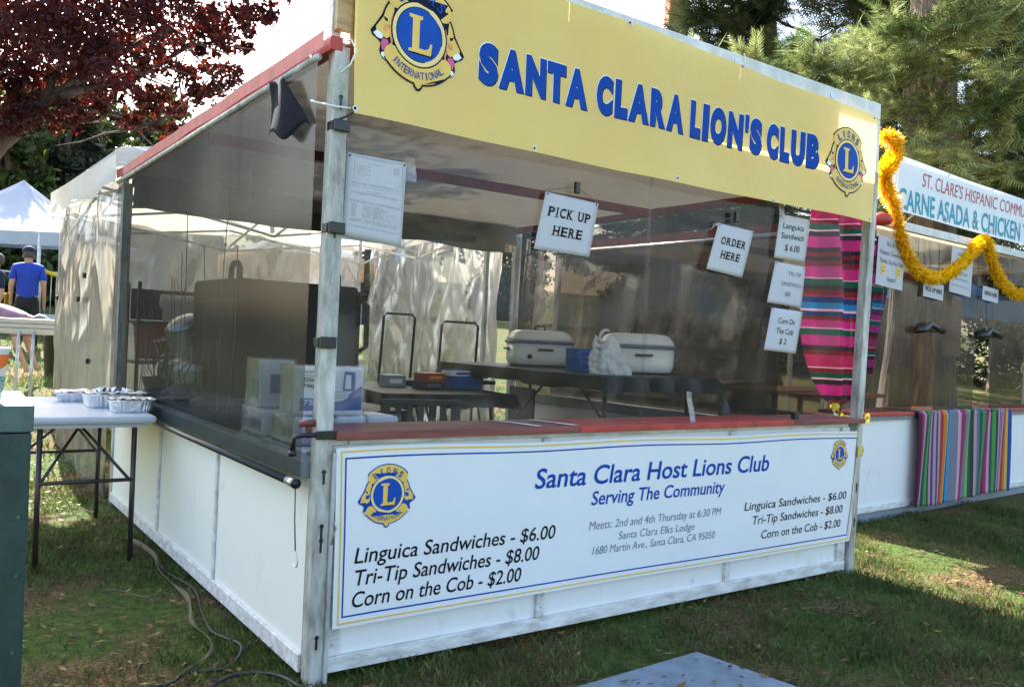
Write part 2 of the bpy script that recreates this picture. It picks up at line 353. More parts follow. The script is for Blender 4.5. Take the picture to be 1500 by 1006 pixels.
# ------------------------------------------------------------------ lettering
def glyphs(s, bold=0., res=4):
    cu = bpy.data.curves.new('t', 'FONT'); cu.body = s; cu.size = 1; cu.offset = bold; cu.resolution_u = res
    cu.align_x = 'LEFT'
    o = bpy.data.objects.new('t', cu); COL.objects.link(o)
    dg = bpy.context.evaluated_depsgraph_get(); dg.update()
    me = bpy.data.meshes.new_from_object(o.evaluated_get(dg))
    V = [(v.co.x, v.co.y) for v in me.vertices]; Fs = [tuple(p.vertices) for p in me.polygons]
    bpy.data.objects.remove(o); bpy.data.curves.remove(cu); bpy.data.meshes.remove(me)
    return V, Fs
_cap = {}
def capheight(bold):
    if bold not in _cap: V, _ = glyphs('H', bold); _cap[bold] = (min(v[1] for v in V), max(v[1] for v in V))
    return _cap[bold]
def text2d(s, x0, x1, z0, cap, shear=0., bold=0., z1=None):
    """letters filling x0..x1 with cap height cap, baseline z0 (z1 at the right end); returns (x,z) points and faces"""
    V, Fs = glyphs(s, bold); lo, hi = capheight(bold); k = cap/(hi-lo)
    xs = [v[0] for v in V]; a, b = min(xs), max(xs)
    wid = (x1-x0)-shear*cap; z1 = z0 if z1 is None else z1
    out = []
    for x, y in V:
        t = (x-a)/(b-a); zz = (y-lo)*k; out.append((x0+t*wid+zz*shear, zz+z0+(z1-z0)*t))
    return out, Fs
SERIF = {'P': [(0, 't'), (0, 'b')], 'I': [(.5, 't'), (.5, 'b')], 'K': [(0, 't'), (0, 'b'), (1, 't'), (1, 'b')], 'U': [(0, 't'), (1, 't')],
         'H': [(0, 't'), (0, 'b'), (1, 't'), (1, 'b')], 'E': [(0, 't'), (0, 'b')], 'R': [(0, 't'), (0, 'b'), (1, 'b')], 'D': [(0, 't'), (0, 'b')]}
def serif_text(s, x0, x1, z0, cap, bold=.026):
    """capitals with slab serifs laid on the stem ends"""
    P, Fc = [], []; n = len(s); adv = []
    widths = {'I': .42, ' ': .45}
    tot = sum(widths.get(c, .8) for c in s); x = x0
    for c in s:
        wd = widths.get(c, .8)/tot*(x1-x0)
        if c != ' ':
            cw = wd*.80 if c != 'I' else wd*.36; cx = x+(wd-cw)/2
            pts, fs = text2d(c, cx, cx+cw, z0, cap, 0, bold); o = len(P); P += pts; Fc += [tuple(i+o for i in f) for f in fs]
            st = cap*.17; sw = cap*.20; sh = cap*.055
            for fx, e in SERIF.get(c, []):
                px = cx+st/2+(cw-st)*fx if c != 'I' else cx+cw/2; zz = z0 if e == 'b' else z0+cap-sh; o = len(P)
                P += [(px-sw, zz), (px+sw, zz), (px+sw, zz+sh), (px-sw, zz+sh)]; Fc.append((o, o+1, o+2, o+3))
        x += wd
    return P, Fc
def put(mb, pf, fn, mi=0):
    pts, fs = pf; mb.add([fn(x, z) for x, z in pts], fs, mi)

# ------------------------------------------------------------------ lions emblem (unit radius of the ring = 1)
def arcband(r0, r1, a0, a1, n=18, ex=1., ey=1.):
    p = [(r1*math.cos(a0+(a1-a0)*i/n)*ex, r1*math.sin(a0+(a1-a0)*i/n)*ey) for i in range(n+1)]
    q = [(r0*math.cos(a0+(a1-a0)*i/n)*ex, r0*math.sin(a0+(a1-a0)*i/n)*ey) for i in range(n+1)]
    return p+q[::-1]
D = math.radians
def emblem(name, parent, cx, cz, r, fn, back, body, full, depth=.0008, lettercol=None):
    """layers of flat print: backing silhouette, plaques, lion heads in profile, ring, disc, L, arched words"""
    mats = [back, K['gold'], K['lblue'], K['wprint'], K['pink_print'], K['orange_print'], K['ink'], K['gold_pale'], lettercol or K['blue']]
    mb = MB()
    def lay(poly, lvl, mi):
        o = [fn(cx+x*r, cz+z*r, depth*lvl) for x, z in poly]; mb.add(o, [tuple(range(len(o)))], mi)
    head = [(.55, 1.02), (.82, 1.10), (1.12, .92), (1.30, .62), (1.42, .30), (1.62, -.02), (1.80, -.28), (1.72, -.42), (1.52, -.52), (1.42, -.60),
            (1.46, -.86), (1.34, -1.08), (1.08, -1.18), (.80, -.95), (.9, 0)]
    face = [(1.00, .72), (1.18, .70), (1.28, .50), (1.36, .24), (1.56, -.04), (1.72, -.27), (1.60, -.38), (1.38, -.36), (1.22, -.42), (1.08, -.30), (1.02, .0), (1.06, .30), (.98, .5)]
    mane = [(1.02, .46), (1.10, .18), (1.04, -.02), (1.12, -.26), (1.05, -.5), (1.16, -.62), (1.02, -.74), (.98, -.2), (.97, .2)]
    muz = [(1.40, -.30), (1.56, -.22), (1.70, -.34), (1.56, -.46), (1.42, -.48), (1.34, -.40)]
    mouth = [(1.16, -.46), (1.36, -.44), (1.42, -.62), (1.36, -.82), (1.20, -.80), (1.14, -.62)]
    chin = [(1.06, -.66), (1.18, -.84), (1.38, -.88), (1.40, -.98), (1.28, -1.08), (1.08, -1.02), (.98, -.80)]
    eye = [(1.20, .22), (1.36, .26), (1.30, .14), (1.20, .12)]
    nose = [(1.62, -.10), (1.76, -.27), (1.70, -.34), (1.60, -.24)]
    cheek = [(1.10, .06), (1.30, .02), (1.36, -.16), (1.22, -.20), (1.12, -.12)]
    for sgn in (1, -1):
        fl = lambda P: [(x*sgn, z) for x, z in P]
        lay(fl(head), 1, 0); lay(fl(face), 2, 1); lay(fl(mouth), 2, 4 if full else 0)
        lay(fl(chin), 3, 3 if full else 7); lay(fl(eye), 3, 0); lay(fl(nose), 4, 6 if full else 0)
        if full: lay(fl(mane), 3, 5); lay(fl(muz), 3, 3); lay(fl(cheek), 3, 5)
        else: lay(fl([(x*.98+.02, z) for x, z in cheek]), 3, 0)
    lay(arcband(.6, 1.70, D(42), D(138)), 4, 0); lay(arcband(.6, 1.66, D(-142), D(-38)), 4, 0)
    lay([(-.22, -1.55), (.22, -1.55), (.16, -1.74), (.06, -1.84), (-.06, -1.84), (-.16, -1.74)], 4, 0)
    lay(arcband(1.02, 1.64, D(45), D(135)), 5, 1); lay(arcband(1.05, 1.60, D(-139), D(-41)), 5, 1)
    lay([(-.16, -1.56), (.16, -1.56), (.1, -1.70), (0, -1.78), (-.1, -1.70)], 5, 1)
    for a in (45, 135, -139, -41):
        rr = 1.32; lay([(rr*math.cos(D(a))+.30*math.cos(t), rr*math.sin(D(a))+.30*math.sin(t)) for t in np.linspace(0, 2*PI, 14)[:-1]], 5, 1)
    cir = lambda q, n=40: [(q*math.cos(t), q*math.sin(t)) for t in np.linspace(0, 2*PI, n+1)[:-1]]
    lay(cir(1.08), 6, 0); lay(cir(1.03), 7, 7); lay(cir(.90), 8, 0); lay(cir(.87), 9, 2)
    Lp = [(-.42, .62), (.10, .62), (.10, .52), (-.01, .48), (-.01, -.44), (.22, -.44), (.36, -.38), (.42, -.20), (.50, -.20), (.46, -.60), (-.42, -.60), (-.42, -.52), (-.28, -.48), (-.28, .48), (-.42, .52)]
    lay([(x+.05, z-.05) for x, z in Lp], 10, 6); lay(Lp, 11, 1)
    def arch(word, rad, amid, step, h, top, bold):
        n = len(word)
        for i, c in enumerate(word):
            k = i-(n-1)/2; a = amid+(-k if top else k)*step
            wd = h*.62 if c != 'I' else h*.18
            pts, fs = text2d(c, -wd/2, wd/2, -h/2, h, 0, bold); rot = a-PI/2 if top else a+PI/2
            P = [(rad*math.cos(a)+x*math.cos(rot)-z*math.sin(rot), rad*math.sin(a)+x*math.sin(rot)+z*math.cos(rot)) for x, z in pts]
            mb.add([fn(cx+x*r, cz+z*r, depth*12) for x, z in P], fs, 8)
    arch('LIONS', 1.33, PI/2, D(18), .36, True, .02)
    arch('INTERNATIONAL', 1.33, -PI/2, D(6.9), .24, False, .0)
    return obj(name, mb, mats, parent)

# ================================================================== SETTING
def build_ground():
    xs = np.concatenate([np.linspace(-70, -4, 34), np.linspace(-3.8, 9, 60), np.linspace(10, 140, 50)])
    ys = np.concatenate([np.linspace(-30, -4, 14), np.linspace(-3.8, 12, 70), np.linspace(13, 160, 50)])
    V = [(x, y, gh(x, y)+(.012*noise.noise(Vector((x*1.3, y*1.3, 0))) if -4 < x < 9 and -4 < y < 12 else 0)) for y in ys for x in xs]
    nx = len(xs); F = [(j*nx+i, j*nx+i+1, (j+1)*nx+i+1, (j+1)*nx+i) for j in range(len(ys)-1) for i in range(nx-1)]
    structure(npmesh('lawn_ground', V, F, K['ground']))
build_ground()

def vis(P):
    """keep only points within a widened view cone"""
    d = P-np.array(CAM); z = d @ np.array(FW); x = d @ np.array(RT)
    return (z > .4) & (np.abs(x) < z*.72+.5)
def grass(n, x0, x1, y0, y1, h0, h1, wd, name, patch=True):
    x = rng.uniform(x0, x1, n); y = rng.uniform(y0, y1, n)
    ok = vis(np.stack([x, y, np.zeros(n)], 1)); x, y = x[ok], y[ok]
    inside = (x > .0) & (x < 3.2) & (y > .0) & (y < 3.5); keep = ~inside | (rng.random(len(x)) < .1); x, y = x[keep], y[keep]
    t1 = -(y+.477)/1.0; off = x-(1.47+.14*t1); keep = ~((t1 > -.02) & (t1 < 1.02) & (off > -.81) & (off < .01)); x, y = x[keep], y[keep]
    if patch:
        q = np.array([noise.noise(Vector((a*1.1, b*1.1, 3)))+.5*noise.noise(Vector((a*4, b*4, 8))) for a, b in zip(x, y)])
        keep = rng.random(len(x)) < np.clip(.62+q*1.5, .12, 1); x, y, q = x[keep], y[keep], q[keep]
    else: q = np.zeros(len(x))
    k = len(x); z = np.array([gh(a, b) for a, b in zip(x, y)])
    h = rng.uniform(h0, h1, k)*(1+.5*q); a = rng.uniform(0, 2*PI, k); lean = rng.uniform(.1, .9, k)*h; b = rng.uniform(0, 2*PI, k)
    dx, dy = np.cos(a)*wd/2, np.sin(a)*wd/2; lx, ly = np.cos(b)*lean, np.sin(b)*lean
    V = np.stack([np.stack([x-dx, y-dy, z-.01], 1), np.stack([x+dx, y+dy, z-.01], 1),
                  np.stack([x+dx*.7+lx*.4, y+dy*.7+ly*.4, z+h*.6], 1), np.stack([x+lx, y+ly, z+h], 1)], 1).reshape(-1, 3)
    F = np.arange(k*4).reshape(-1, 4)
    o = npmesh(name, V, F, K['grass']); o['kind'] = 'stuff'; o['label'] = 'short green lawn grass growing around the booths'; return o
g = grass(330000, -2.5, 6.5, -2.2, 4.5, .010, .044, .0042, 'lawn_grass'); g['category'] = 'grass'
g = grass(60000, -3, 9, 4.0, 16, .03, .07, .014, 'lawn_grass'); g['category'] = 'grass'; g['label'] = 'longer lawn grass on the rise behind the booths'

def litter(n, box, name, s0, s1, label):
    x = rng.uniform(box[0], box[1], n); y = rng.uniform(box[2], box[3], n)
    q = np.array([noise.noise(Vector((a*1.1, b*1.1, 3))) for a, b in zip(x, y)])
    keep = (rng.random(n) < np.clip(.5-q*1.6, .08, 1)) & vis(np.stack([x, y, 0*x], 1)); x, y = x[keep], y[keep]; k = len(x)
    s = rng.uniform(s0, s1, k); a = rng.uniform(0, 2*PI, k); t1 = rng.uniform(-.35, .5, k)*s; t2 = rng.uniform(-.2, .5, k)*s
    ca, sa = np.cos(a)*s, np.sin(a)*s; wv = rng.uniform(.25, .5, k); z = np.array([gh(i, j) for i, j in zip(x, y)])+rng.uniform(.012, .035, k)
    V = np.stack([np.stack([x-ca, y-sa, z], 1), np.stack([x+sa*wv, y-ca*wv, z+t1*.6], 1), np.stack([x+ca, y+sa, z+t2], 1), np.stack([x-sa*wv, y+ca*wv, z+t1*.5], 1)], 1).reshape(-1, 3)
    o = npmesh(name, V, np.arange(k*4).reshape(-1, 4), K['straw']); o['kind'] = 'stuff'; o['label'] = label; o['category'] = 'fallen leaves'
litter(11000, (-2, 7, -2, 5.5), 'fallen_leaves', .007, .028, 'brown fallen leaves scattered over the lawn')

# ------------------------------------------------------------------ foliage helpers
def leaf_cloud(blobs, per, s0, s1, shape='leaf', hollow=.35):
    """many small leaf faces spread through blob volumes; blobs=[(centre, (rx,ry,rz))]"""
    Vs = []
    for c, r in blobs:
        vol = r[0]*r[1]*r[2]; k = max(20, int(per*vol**(2/3)))
        ncl = max(5, k//34); d = rng.normal(size=(ncl, 3)); d /= np.linalg.norm(d, axis=1)[:, None]
        cl = d*(rng.uniform(hollow, 1, ncl)**.6)[:, None]*np.array(r)+np.array(c)
        idx = rng.integers(0, ncl, k); P = cl[idx]+rng.normal(size=(k, 3))*np.array(r)*.13
        u = rng.normal(size=(k, 3)); u /= np.linalg.norm(u, axis=1)[:, None]
        w_ = rng.normal(size=(k, 3)); w_ -= (w_*u).sum(1)[:, None]*u; w_ /= np.linalg.norm(w_, axis=1)[:, None]
        s = rng.uniform(s0, s1, k)[:, None]
        Vs.append(np.stack([P-u*s, P+w_*s*.45-u*s*.1, P+u*s, P-w_*s*.45-u*s*.1], 1).reshape(-1, 3))
    V = np.concatenate(Vs); return V, np.arange(len(V)).reshape(-1, 4)
def sprays(centres, dirs, L0, L1, nn=9, wid=.18):
    """feathery conifer sprays: a tapered fan of needle leaflets either side of a drooping axis"""
    k = len(centres); L = rng.uniform(L0, L1, k); d = dirs/np.linalg.norm(dirs, axis=1)[:, None]
    up = rng.normal(size=(k, 3))*.5+np.array([0, 0, 1.]); s = np.cross(d, up); s /= np.linalg.norm(s, axis=1)[:, None]; nrm = np.cross(s, d)
    out = []
    for i in range(nn):
        t = (i+.5)/nn; base = centres+d*(L*t)[:, None]-nrm*(L*.12*t*t)[:, None]
        w_ = L*wid*(1.25-t)*rng.uniform(.8, 1.2, k); th = L/nn*.62
        for sg in (-1, 1):
            tip = base+s*(sg*w_)[:, None]+d*(L*.16)[:, None]-nrm*(w_*.25)[:, None]
            out.append(np.stack([base-d*th[:, None]*.5, tip, base+d*th[:, None]*.6], 1))
    out.append(np.stack([centres-s*(L*.02)[:, None], centres+s*(L*.02)[:, None], centres+d*L[:, None]], 1))
    V = np.concatenate([o.reshape(-1, 3) for o in out]); return V, np.arange(len(V)).reshape(-1, 3)
def limb(mb, a, b, r0, r1, n=6, wob=.08, seg=6):
    a, b = Vector(a), Vector(b); L = (b-a).length
    pts = [a.lerp(b, i/seg)+Vector((random.uniform(-1, 1), random.uniform(-1, 1), random.uniform(-1, 1)))*L*wob*(0 if i in (0, seg) else .5) for i in range(seg+1)]
    mb.tube(pts, [r0+(r1-r0)*i/seg for i in range(seg+1)], n); return pts

# purple plum: trunk left of frame, crown over the left corner
def plum():
    t = thing('plum_tree', 'purple leaved plum tree reaching over the left corner, sunlit red from behind', 'tree', (-4.6, 7.2, gh(-4, 7.2)))
    L = Vector(t.location); mb = MB()
    top = Vector((-.1, .1, 2.5)); mb.tube([(0, 0, -.1), (.05, .02, .8), (-.05, .05, 1.7), tuple(top)], [.24, .19, .17, .15], 12)
    blobs = []
    spec = [(30, 60, 8.3, .62), (110, 40, 8.0, .6), (190, 30, 8.2, .58), (270, 25, 8.4, .5), (60, 140, 8.4, .5), (20, 165, 8.0, .42), (130, 120, 8.6, .5),
            (205, 110, 8.5, .40), (275, 120, 8.8, .32), (310, 95, 9.0, .28), (330, 30, 8.6, .34), (375, 10, 8.6, .26), (245, 160, 8.8, .24), (180, 165, 8.6, .28),
            (300, 150, 8.8, .26), (330, 120, 8.8, .26), (350, 85, 9, .22), (250, 195, 8.8, .2), (370, 30, 8.7, .25), (310, 60, 8.8, .32), (220, 150, 8.8, .3), (340, 60, 9, .17), (365, 45, 9, .12), (95, 178, 8.3, .24), (425, -8, 8.7, .14), (-60, 60, 8.4, .8), (-70, 160, 8.2, .5), (0, -60, 8.3, .8), (150, -80, 8.3, .9), (300, -90, 8.5, .8), (60, -200, 8.6, 1.0), (220, -220, 8.6, 1.0),
            (-200, 0, 8.4, 1.1), (-260, -160, 8.6, 1.1), (-40, -320, 8.8, 1.0), (140, 80, 7.4, .45), (45, 20, 7.2, .5), (400, -110, 8.7, .5), (295, 135, 8.7, .2), (225, 60, 9.3, .35)]
    for u, v, d, r in spec: blobs.append((tuple(spot(u, v, d)-L), (r, r, r*.72)))
    V, F = leaf_cloud(blobs, 5200, .026, .048, hollow=.05)
    npmesh('crown', V, F, K['plum'], 4, t)
    ends = [(160, 90, 8.3), (250, 40, 8.4), (110, 40, 8.2), (230, 182, 8.8), (330, 60, 8.8), (20, 20, 8.2), (-60, -60, 8.3), (150, -100, 8.4), (-200, -60, 8.4)]
    j = spot(-110, 330, 8.3)-L; mid = spot(60, 150, 8.3)-L
    pts = limb(mb, top, j, .15, .11, 8, .03); limb(mb, j, mid, .11, .07, 8, .04)
    for i, (u, v, d) in enumerate(ends): limb(mb, mid if i < 5 else j, spot(u, v, d)-L, .05 if i < 5 else .07, .012, 6, .06)
    for i in range(26):
        c = random.choice(blobs[:26])[0]; e = Vector(c)+Vector((random.uniform(-.4, .4), random.uniform(-.4, .4), random.uniform(-.3, .3)))
        s = random.choice(ends[:6]); limb(mb, spot(*s)-L, e, .014, .005, 4, .08, 4)
    obj('trunk', mb, K['plumbark'], t, True)
plum()

# broad trees and background
def broad(loc, h, r, label, m_, name='broadleaf_tree', per=420, s=(.10, .2), trunk_r=.25, low=.25):
    z = gh(loc[0], loc[1]); t = thing(name, label, 'tree', (loc[0], loc[1], z)); mb = MB()
    mb.tube([(0, 0, -.2), (.1, 0, h*.2), (-.05, .1, h*.45), (0, 0, h*.8)], [trunk_r*1.2, trunk_r, trunk_r*.7, trunk_r*.2], 10)
    blobs = []
    for i in range(16):
        a = random.uniform(0, 2*PI); q = random.uniform(0, .75)*r; zz = random.uniform(low, .92)*h; q *= math.sin(PI*min(1, max(.12, (zz/h-low+.12)/(1-low+.14))))**.5+.2
        c = (q*math.cos(a), q*math.sin(a), zz); rr = random.uniform(.28, .5)*r; blobs.append((c, (rr, rr, rr*.75)))
        limb(mb, (0, 0, h*random.uniform(.15, .6)), c, trunk_r*.35, .02, 5, .06, 4)
    V, F = leaf_cloud(blobs, per, *s, hollow=.3); npmesh('crown', V, F, m_, 4, t); obj('trunk', mb, K['bark'], t, True); return t
bgl = [((5.5, 27), 7.0, 2.6, 'tall green tree between the plum branches and the red roof edge', 'leafy'), ((2.6, 26), 6.4, 2.2, 'round dark tree behind the pop-up canopy peak', 'leafy_far'), ((-4.5, 24), 6.2, 2.8, 'dark green tree filling the far left edge under the plum branches', 'leafy_far'), ((1.0, 24), 6.0, 2.4, 'mid green tree directly behind the white tent roof', 'leafy'), ((-7, 31), 6.5, 3.2, 'dull green tree at the far left, behind the white tent', 'leafy_far'), ((-1.5, 30), 7.2, 3.4, 'dark grey green tree above the white tent peak', 'leafy_far'),
       ((3.0, 29), 6.8, 2.6, 'yellow green sunlit tree left of the booth roof, under the plum branches', 'leafy'), ((7, 33), 7.4, 3.2, 'tall leafy tree far behind the canopy frame', 'leafy_far'),
       ((12, 33), 7.2, 3.4, 'green tree seen through the plastic behind the grey food box', 'leafy'), ((18, 34), 7.5, 3.6, 'dark tree seen through the plastic behind the chairs', 'leafy_far'),
       ((24, 32), 8, 3.8, 'dense tree behind the booth’s back right post', 'leafy_far'), ((31, 30), 9, 4, 'dark tree seen through the right side of the lion booth', 'leafy_far')]
for loc, h, r, lb, mm in bgl: broad(loc, h, r, lb.replace('’', "'"), K[mm], s=(.11, .2), per=1000, low=.05)

def redwood(loc, h, r, trunk_r, label, name='redwood_tree', n=2600, mt='needles', low=.18, bark='bark', flare=1.7, L=(.5, .95), face=None, frac=1.):
    z = gh(*loc); t = thing(name, label, 'tree', (loc[0], loc[1], z)); mb = MB()
    prof = [(0, 1.0), (.04, .78), (.12, .62), (.3, .5), (.6, .3), (1, .04)]
    segs = 22; rows = []
    for i in range(30):
        f = i/29; zz = (f**1.6)*h
        q = np.interp(zz/h, [p[0] for p in prof], [p[1] for p in prof]); q = q*flare if zz < .0 else q
        rows.append([( (trunk_r*(q/.62))*(1+.10*math.sin(k/segs*2*PI*5+zz*.4)+.06*noise.noise(Vector((k*.8, zz*.7, 2))))*math.cos(k/segs*2*PI),
                       (trunk_r*(q/.62))*(1+.10*math.sin(k/segs*2*PI*5+zz*.4)+.06*noise.noise(Vector((k*.8, zz*.7, 2))))*math.sin(k/segs*2*PI), zz-.2) for k in range(segs)])
    for i in range(29):
        for k in range(segs): pass
    o = 0; mb.v = [v for row in rows for v in row]
    mb.f = [(i*segs+k, i*segs+(k+1) % segs, (i+1)*segs+(k+1) % segs, (i+1)*segs+k) for i in range(29) for k in range(segs)]; mb.mi = [0]*len(mb.f)
    C_, Dr = [], []
    nb = int(n/26)
    for b in range(nb):
        zz = h*(low+(1-low)*random.random()**1.1); a = random.uniform(0, 2*PI)
        if face is not None: a = random.gauss(face, 1.0)
        ln = r*(1.08-zz/h)**.6*random.uniform(.65, 1.05); st = Vector((0, 0, zz)); dirv = Vector((math.cos(a), math.sin(a), random.uniform(-.15, .25)))
        e = st+dirv*ln+Vector((0, 0, -.12*ln)); pts = limb(mb, st, e, .05, .012, 5, .04, 5)
        for j in range(26):
            f = random.uniform(.25, 1)**.7; p = st.lerp(e, f); sd = Vector((-math.sin(a), math.cos(a), 0))*random.uniform(-1, 1)*ln*.28*(1.15-f)
            p = p+sd+Vector((0, 0, random.uniform(-.25, .2)))
            dv = dirv*.8+sd.normalized()*random.uniform(.2, 1.0)+Vector((0, 0, random.uniform(-.35, .35))); C_.append(tuple(p)); Dr.append(tuple(dv))
    V, F = sprays(np.array(C_), np.array(Dr), L[0], L[1]); npmesh('crown', V, F, K[mt], 3, t)
    obj('trunk', mb, K[bark], t, True); return t
def conifer_mass(t, masses, mt, L=(.22, .42), dens=330, wid=.24):
    """drooping feathery branches: each mass is (u, v, distance, radius) turned into a real place"""
    O = Vector(t.location); C_, Dr = [], []
    for u, v, d, r in masses:
        c = spot(u, v, d)-O; out = Vector((c.x, c.y, 0)).normalized() if Vector((c.x, c.y, 0)).length > .3 else Vector((-1, 0, 0))
        nbr = max(4, int(9*r))
        for b in range(nbr):
            a = Vector((random.gauss(0, 1), random.gauss(0, 1), random.gauss(0, .8))).normalized()*r*random.uniform(.1, .8); st = c+a
            dv = (out*.7+Vector((random.gauss(0, .6), random.gauss(0, .6), random.uniform(-.25, .35)))).normalized()
            for k in range(int(dens*r*r/nbr)+3):
                f = random.random(); p = st+dv*r*f*.9+Vector((random.gauss(0, .16), random.gauss(0, .16), random.gauss(0, .10)-.15*f*f))*r
                q = dv*.7+Vector((random.gauss(0, .55), random.gauss(0, .55), random.uniform(-.25, .5))); C_.append(tuple(p)); Dr.append(tuple(q))
    V, F = sprays(np.array(C_), np.array(Dr), L[0], L[1], 12, wid); npmesh('crown', V, F, K[mt], 3, t)
def redwood_m(loc, h, r, trunk_r, label, masses, mt, L, dens=330, bark='bark', n=300):
    t = redwood(loc, h, r, trunk_r, label, n=n, low=.75, mt='needles_dark', bark=bark, L=(.5, .9))
    conifer_mass(t, masses, mt, L, dens); mb = MB(); O = Vector(t.location)
    for u, v, d, q in masses[::2]:
        c = spot(u, v, d)-O; limb(mb, (0, 0, max(1.5, c.z-.3)), c, .06, .015, 5, .05)
    obj('limbs', mb, K[bark], t, True); return t
R1 = [(1340, 20, 9.0, .6), (1395, 60, 9.0, .6), (1450, 20, 9.2, .6), (1340, -60, 9.2, .7), (1110, 140, 10.6, .55), (1060, 110, 11, .40), (1160, 100, 10.6, .5), (1180, 160, 10.2, .6), (1230, 120, 10.4, .62), (1290, 90, 10.2, .65), (1240, 190, 9.9, .55), (1300, 160, 9.6, .7), (1370, 110, 9.8, .75), (1350, 200, 9.4, .62), (1420, 170, 9.5, .66),
      (1440, 90, 10, .66), (1400, 240, 9.6, .5), (1460, 230, 9.6, .5), (1330, 60, 10.4, .5), (1380, 45, 10.6, .45), (1480, 150, 9.8, .45), (1310, 235, 9.9, .4), (1540, 200, 10, .7), (1560, 90, 10, .8), (1010, 150, 11.5, .3), (1470, 290, 10.5, .5), (1400, 300, 10.8, .5)]
redwood_m((9.8, 3.3), 15, 3.2, .40, 'redwood with a wide grey trunk and sunlit pale feathery branches behind the right booth', R1, 'needles', (.22, .44), 430)
R2 = [(1060, 40, 14, .8), (1020, 60, 14.5, .45), (1120, 20, 14, .9), (1110, 70, 13.6, .6), (1000, 110, 14, .35), (1160, -20, 14, .8), (1260, 10, 14, .8), (1180, 100, 14.5, .7), (1270, 60, 14.5, .6), (1070, -20, 14, .7), (1240, -60, 14, 1.), (1000, 310, 16, 1.0), (1080, 300, 16, 1.0), (920, 325, 18, 1.0), (1140, 300, 15, 1.0), (960, 280, 17, .8), (1140, 150, 15, .7), (1250, 160, 15, .9), (1040, 100, 14.8, .5)]
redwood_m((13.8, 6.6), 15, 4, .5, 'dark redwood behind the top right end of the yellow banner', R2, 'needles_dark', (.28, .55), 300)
R3 = [(1330, 20, 16, 1.0), (1400, 20, 15.5, 1.0), (1470, 30, 15.5, 1.0), (1500, 100, 15.5, 1.0), (1380, 110, 16, 1.2), (1500, 200, 16, 1.2), (1420, 260, 16, 1.2), (1320, 200, 16, 1.1), (1400, -80, 16, 1.3), (1520, -60, 16, 1.3), (1300, 280, 16, 1.0), (1500, 320, 16, 1.1), (1250, 220, 17, 1.1), (1600, 50, 16, 1.3), (1600, 250, 16, 1.3)]
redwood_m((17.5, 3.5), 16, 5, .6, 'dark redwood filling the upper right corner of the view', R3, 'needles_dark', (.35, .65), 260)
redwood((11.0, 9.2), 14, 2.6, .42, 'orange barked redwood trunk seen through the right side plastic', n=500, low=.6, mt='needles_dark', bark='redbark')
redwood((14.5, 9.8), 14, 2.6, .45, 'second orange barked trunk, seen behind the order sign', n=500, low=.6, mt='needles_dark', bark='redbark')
def hedge():
    t = thing('hedge_row', 'dark dense bushes behind the right hand booth and the trunks', 'hedge', (24, 9, gh(24, 9)))
    blobs = [((random.uniform(-5, 6), random.uniform(-14, 10), random.uniform(.3, 4.5)), (1.6, 1.6, 1.5)) for _ in range(46)]
    V, F = leaf_cloud(blobs, 700, .08, .16, hollow=.2); npmesh('foliage', V, F, K['leafy_far'], 4, t)
    mb = MB(); mb.tube([(0, 0, -.2), (0, 0, 3.5)], [.15, .05], 8); obj('stem', mb, K['bark'], t)
hedge()

# far building beyond the lawn on the left
def building():
    c = spot(20, 400, 31); x0, y0 = c.x-7, c.y; g0 = gh(0, y0)
    t = thing('stucco_building', 'pale stucco building with grid windows behind the far left trees', 'building', (x0, y0, g0))
    obj('wall', MB().box(0, 14, 0, 5, -.3, 4.6), K['stucco'], t); obj('roof', MB().box(-.3, 14.3, -.4, 5.3, 4.605, 4.9), K['maroon'], t)
    for i in range(4):
        x = 1.2+i*3.3; f = MB()
        for a in range(4): f.box(x+a*.5-.03, x+a*.5+.03, -.06, -.005, 1.0, 3.0)
        for b in range(4): f.box(x-.03, x+1.53, -.075, -.062, 1.0+b*.66-.03, 1.0+b*.66+.03)
        wo = obj('window', f, K['white_trim'], t); obj('pane', MB().box(x+.03, x+1.5, -.004, .02, 1.0, 3.0), K['window'], wo)
building()

# ================================================================== MAIN BOOTH
W, DP, HP = 3.22, 3.5, 2.24
booth = thing('vendor_booth', 'white panelled food booth with red roof beams and galvanised corner posts carrying the yellow banner', 'booth')
def post(x0, x1, y, z1, s=.06, m_='galv', slots=True, label=None):
    """square section post that leans slightly; bottom at x0, top at x1"""
    mb = MB(); a = Vector((x0, y, 0)); b = Vector((x1, y, z1)); mb.bar(a, b, s, s, side=(0, 1, 0))
    p = obj('corner_post', mb, K[m_], booth, bevel=.004, label=label)
    if slots:
        for z in slots:
            sm = MB(); x = x0+(x1-x0)*z/z1
            sm.box(x-.004, x+.004, y-s/2-.002, y-s/2+.01, z-.03, z+.01)
            c = [(x+.008*math.cos(t), y-s/2-.0025, z+.013+.008*math.sin(t)) for t in np.linspace(0, 2*PI, 13)[:-1]]; sm.add(c, [tuple(range(12))])
            obj('keyhole_slot', sm, K['black'], p)
    return p
post(.020, .022, 0, 2.24, .058, 'galv_old', [.16, .50, .55, .74, 2.05, 1.6])
post(3.235, 3.31, 0, 2.3, .055, 'galv_old', [.3, .5])
post(.02, .02, DP, 2.2, .06, 'galv', None); post(3.32, 3.32, DP, 2.25, .06, 'galv', None)
# lower skin of the corner post and its rivets
obj('corner_angle', MB().box(.046, .060, -.045, -.031, .01, .82), K['galv'], booth, bevel=.002)
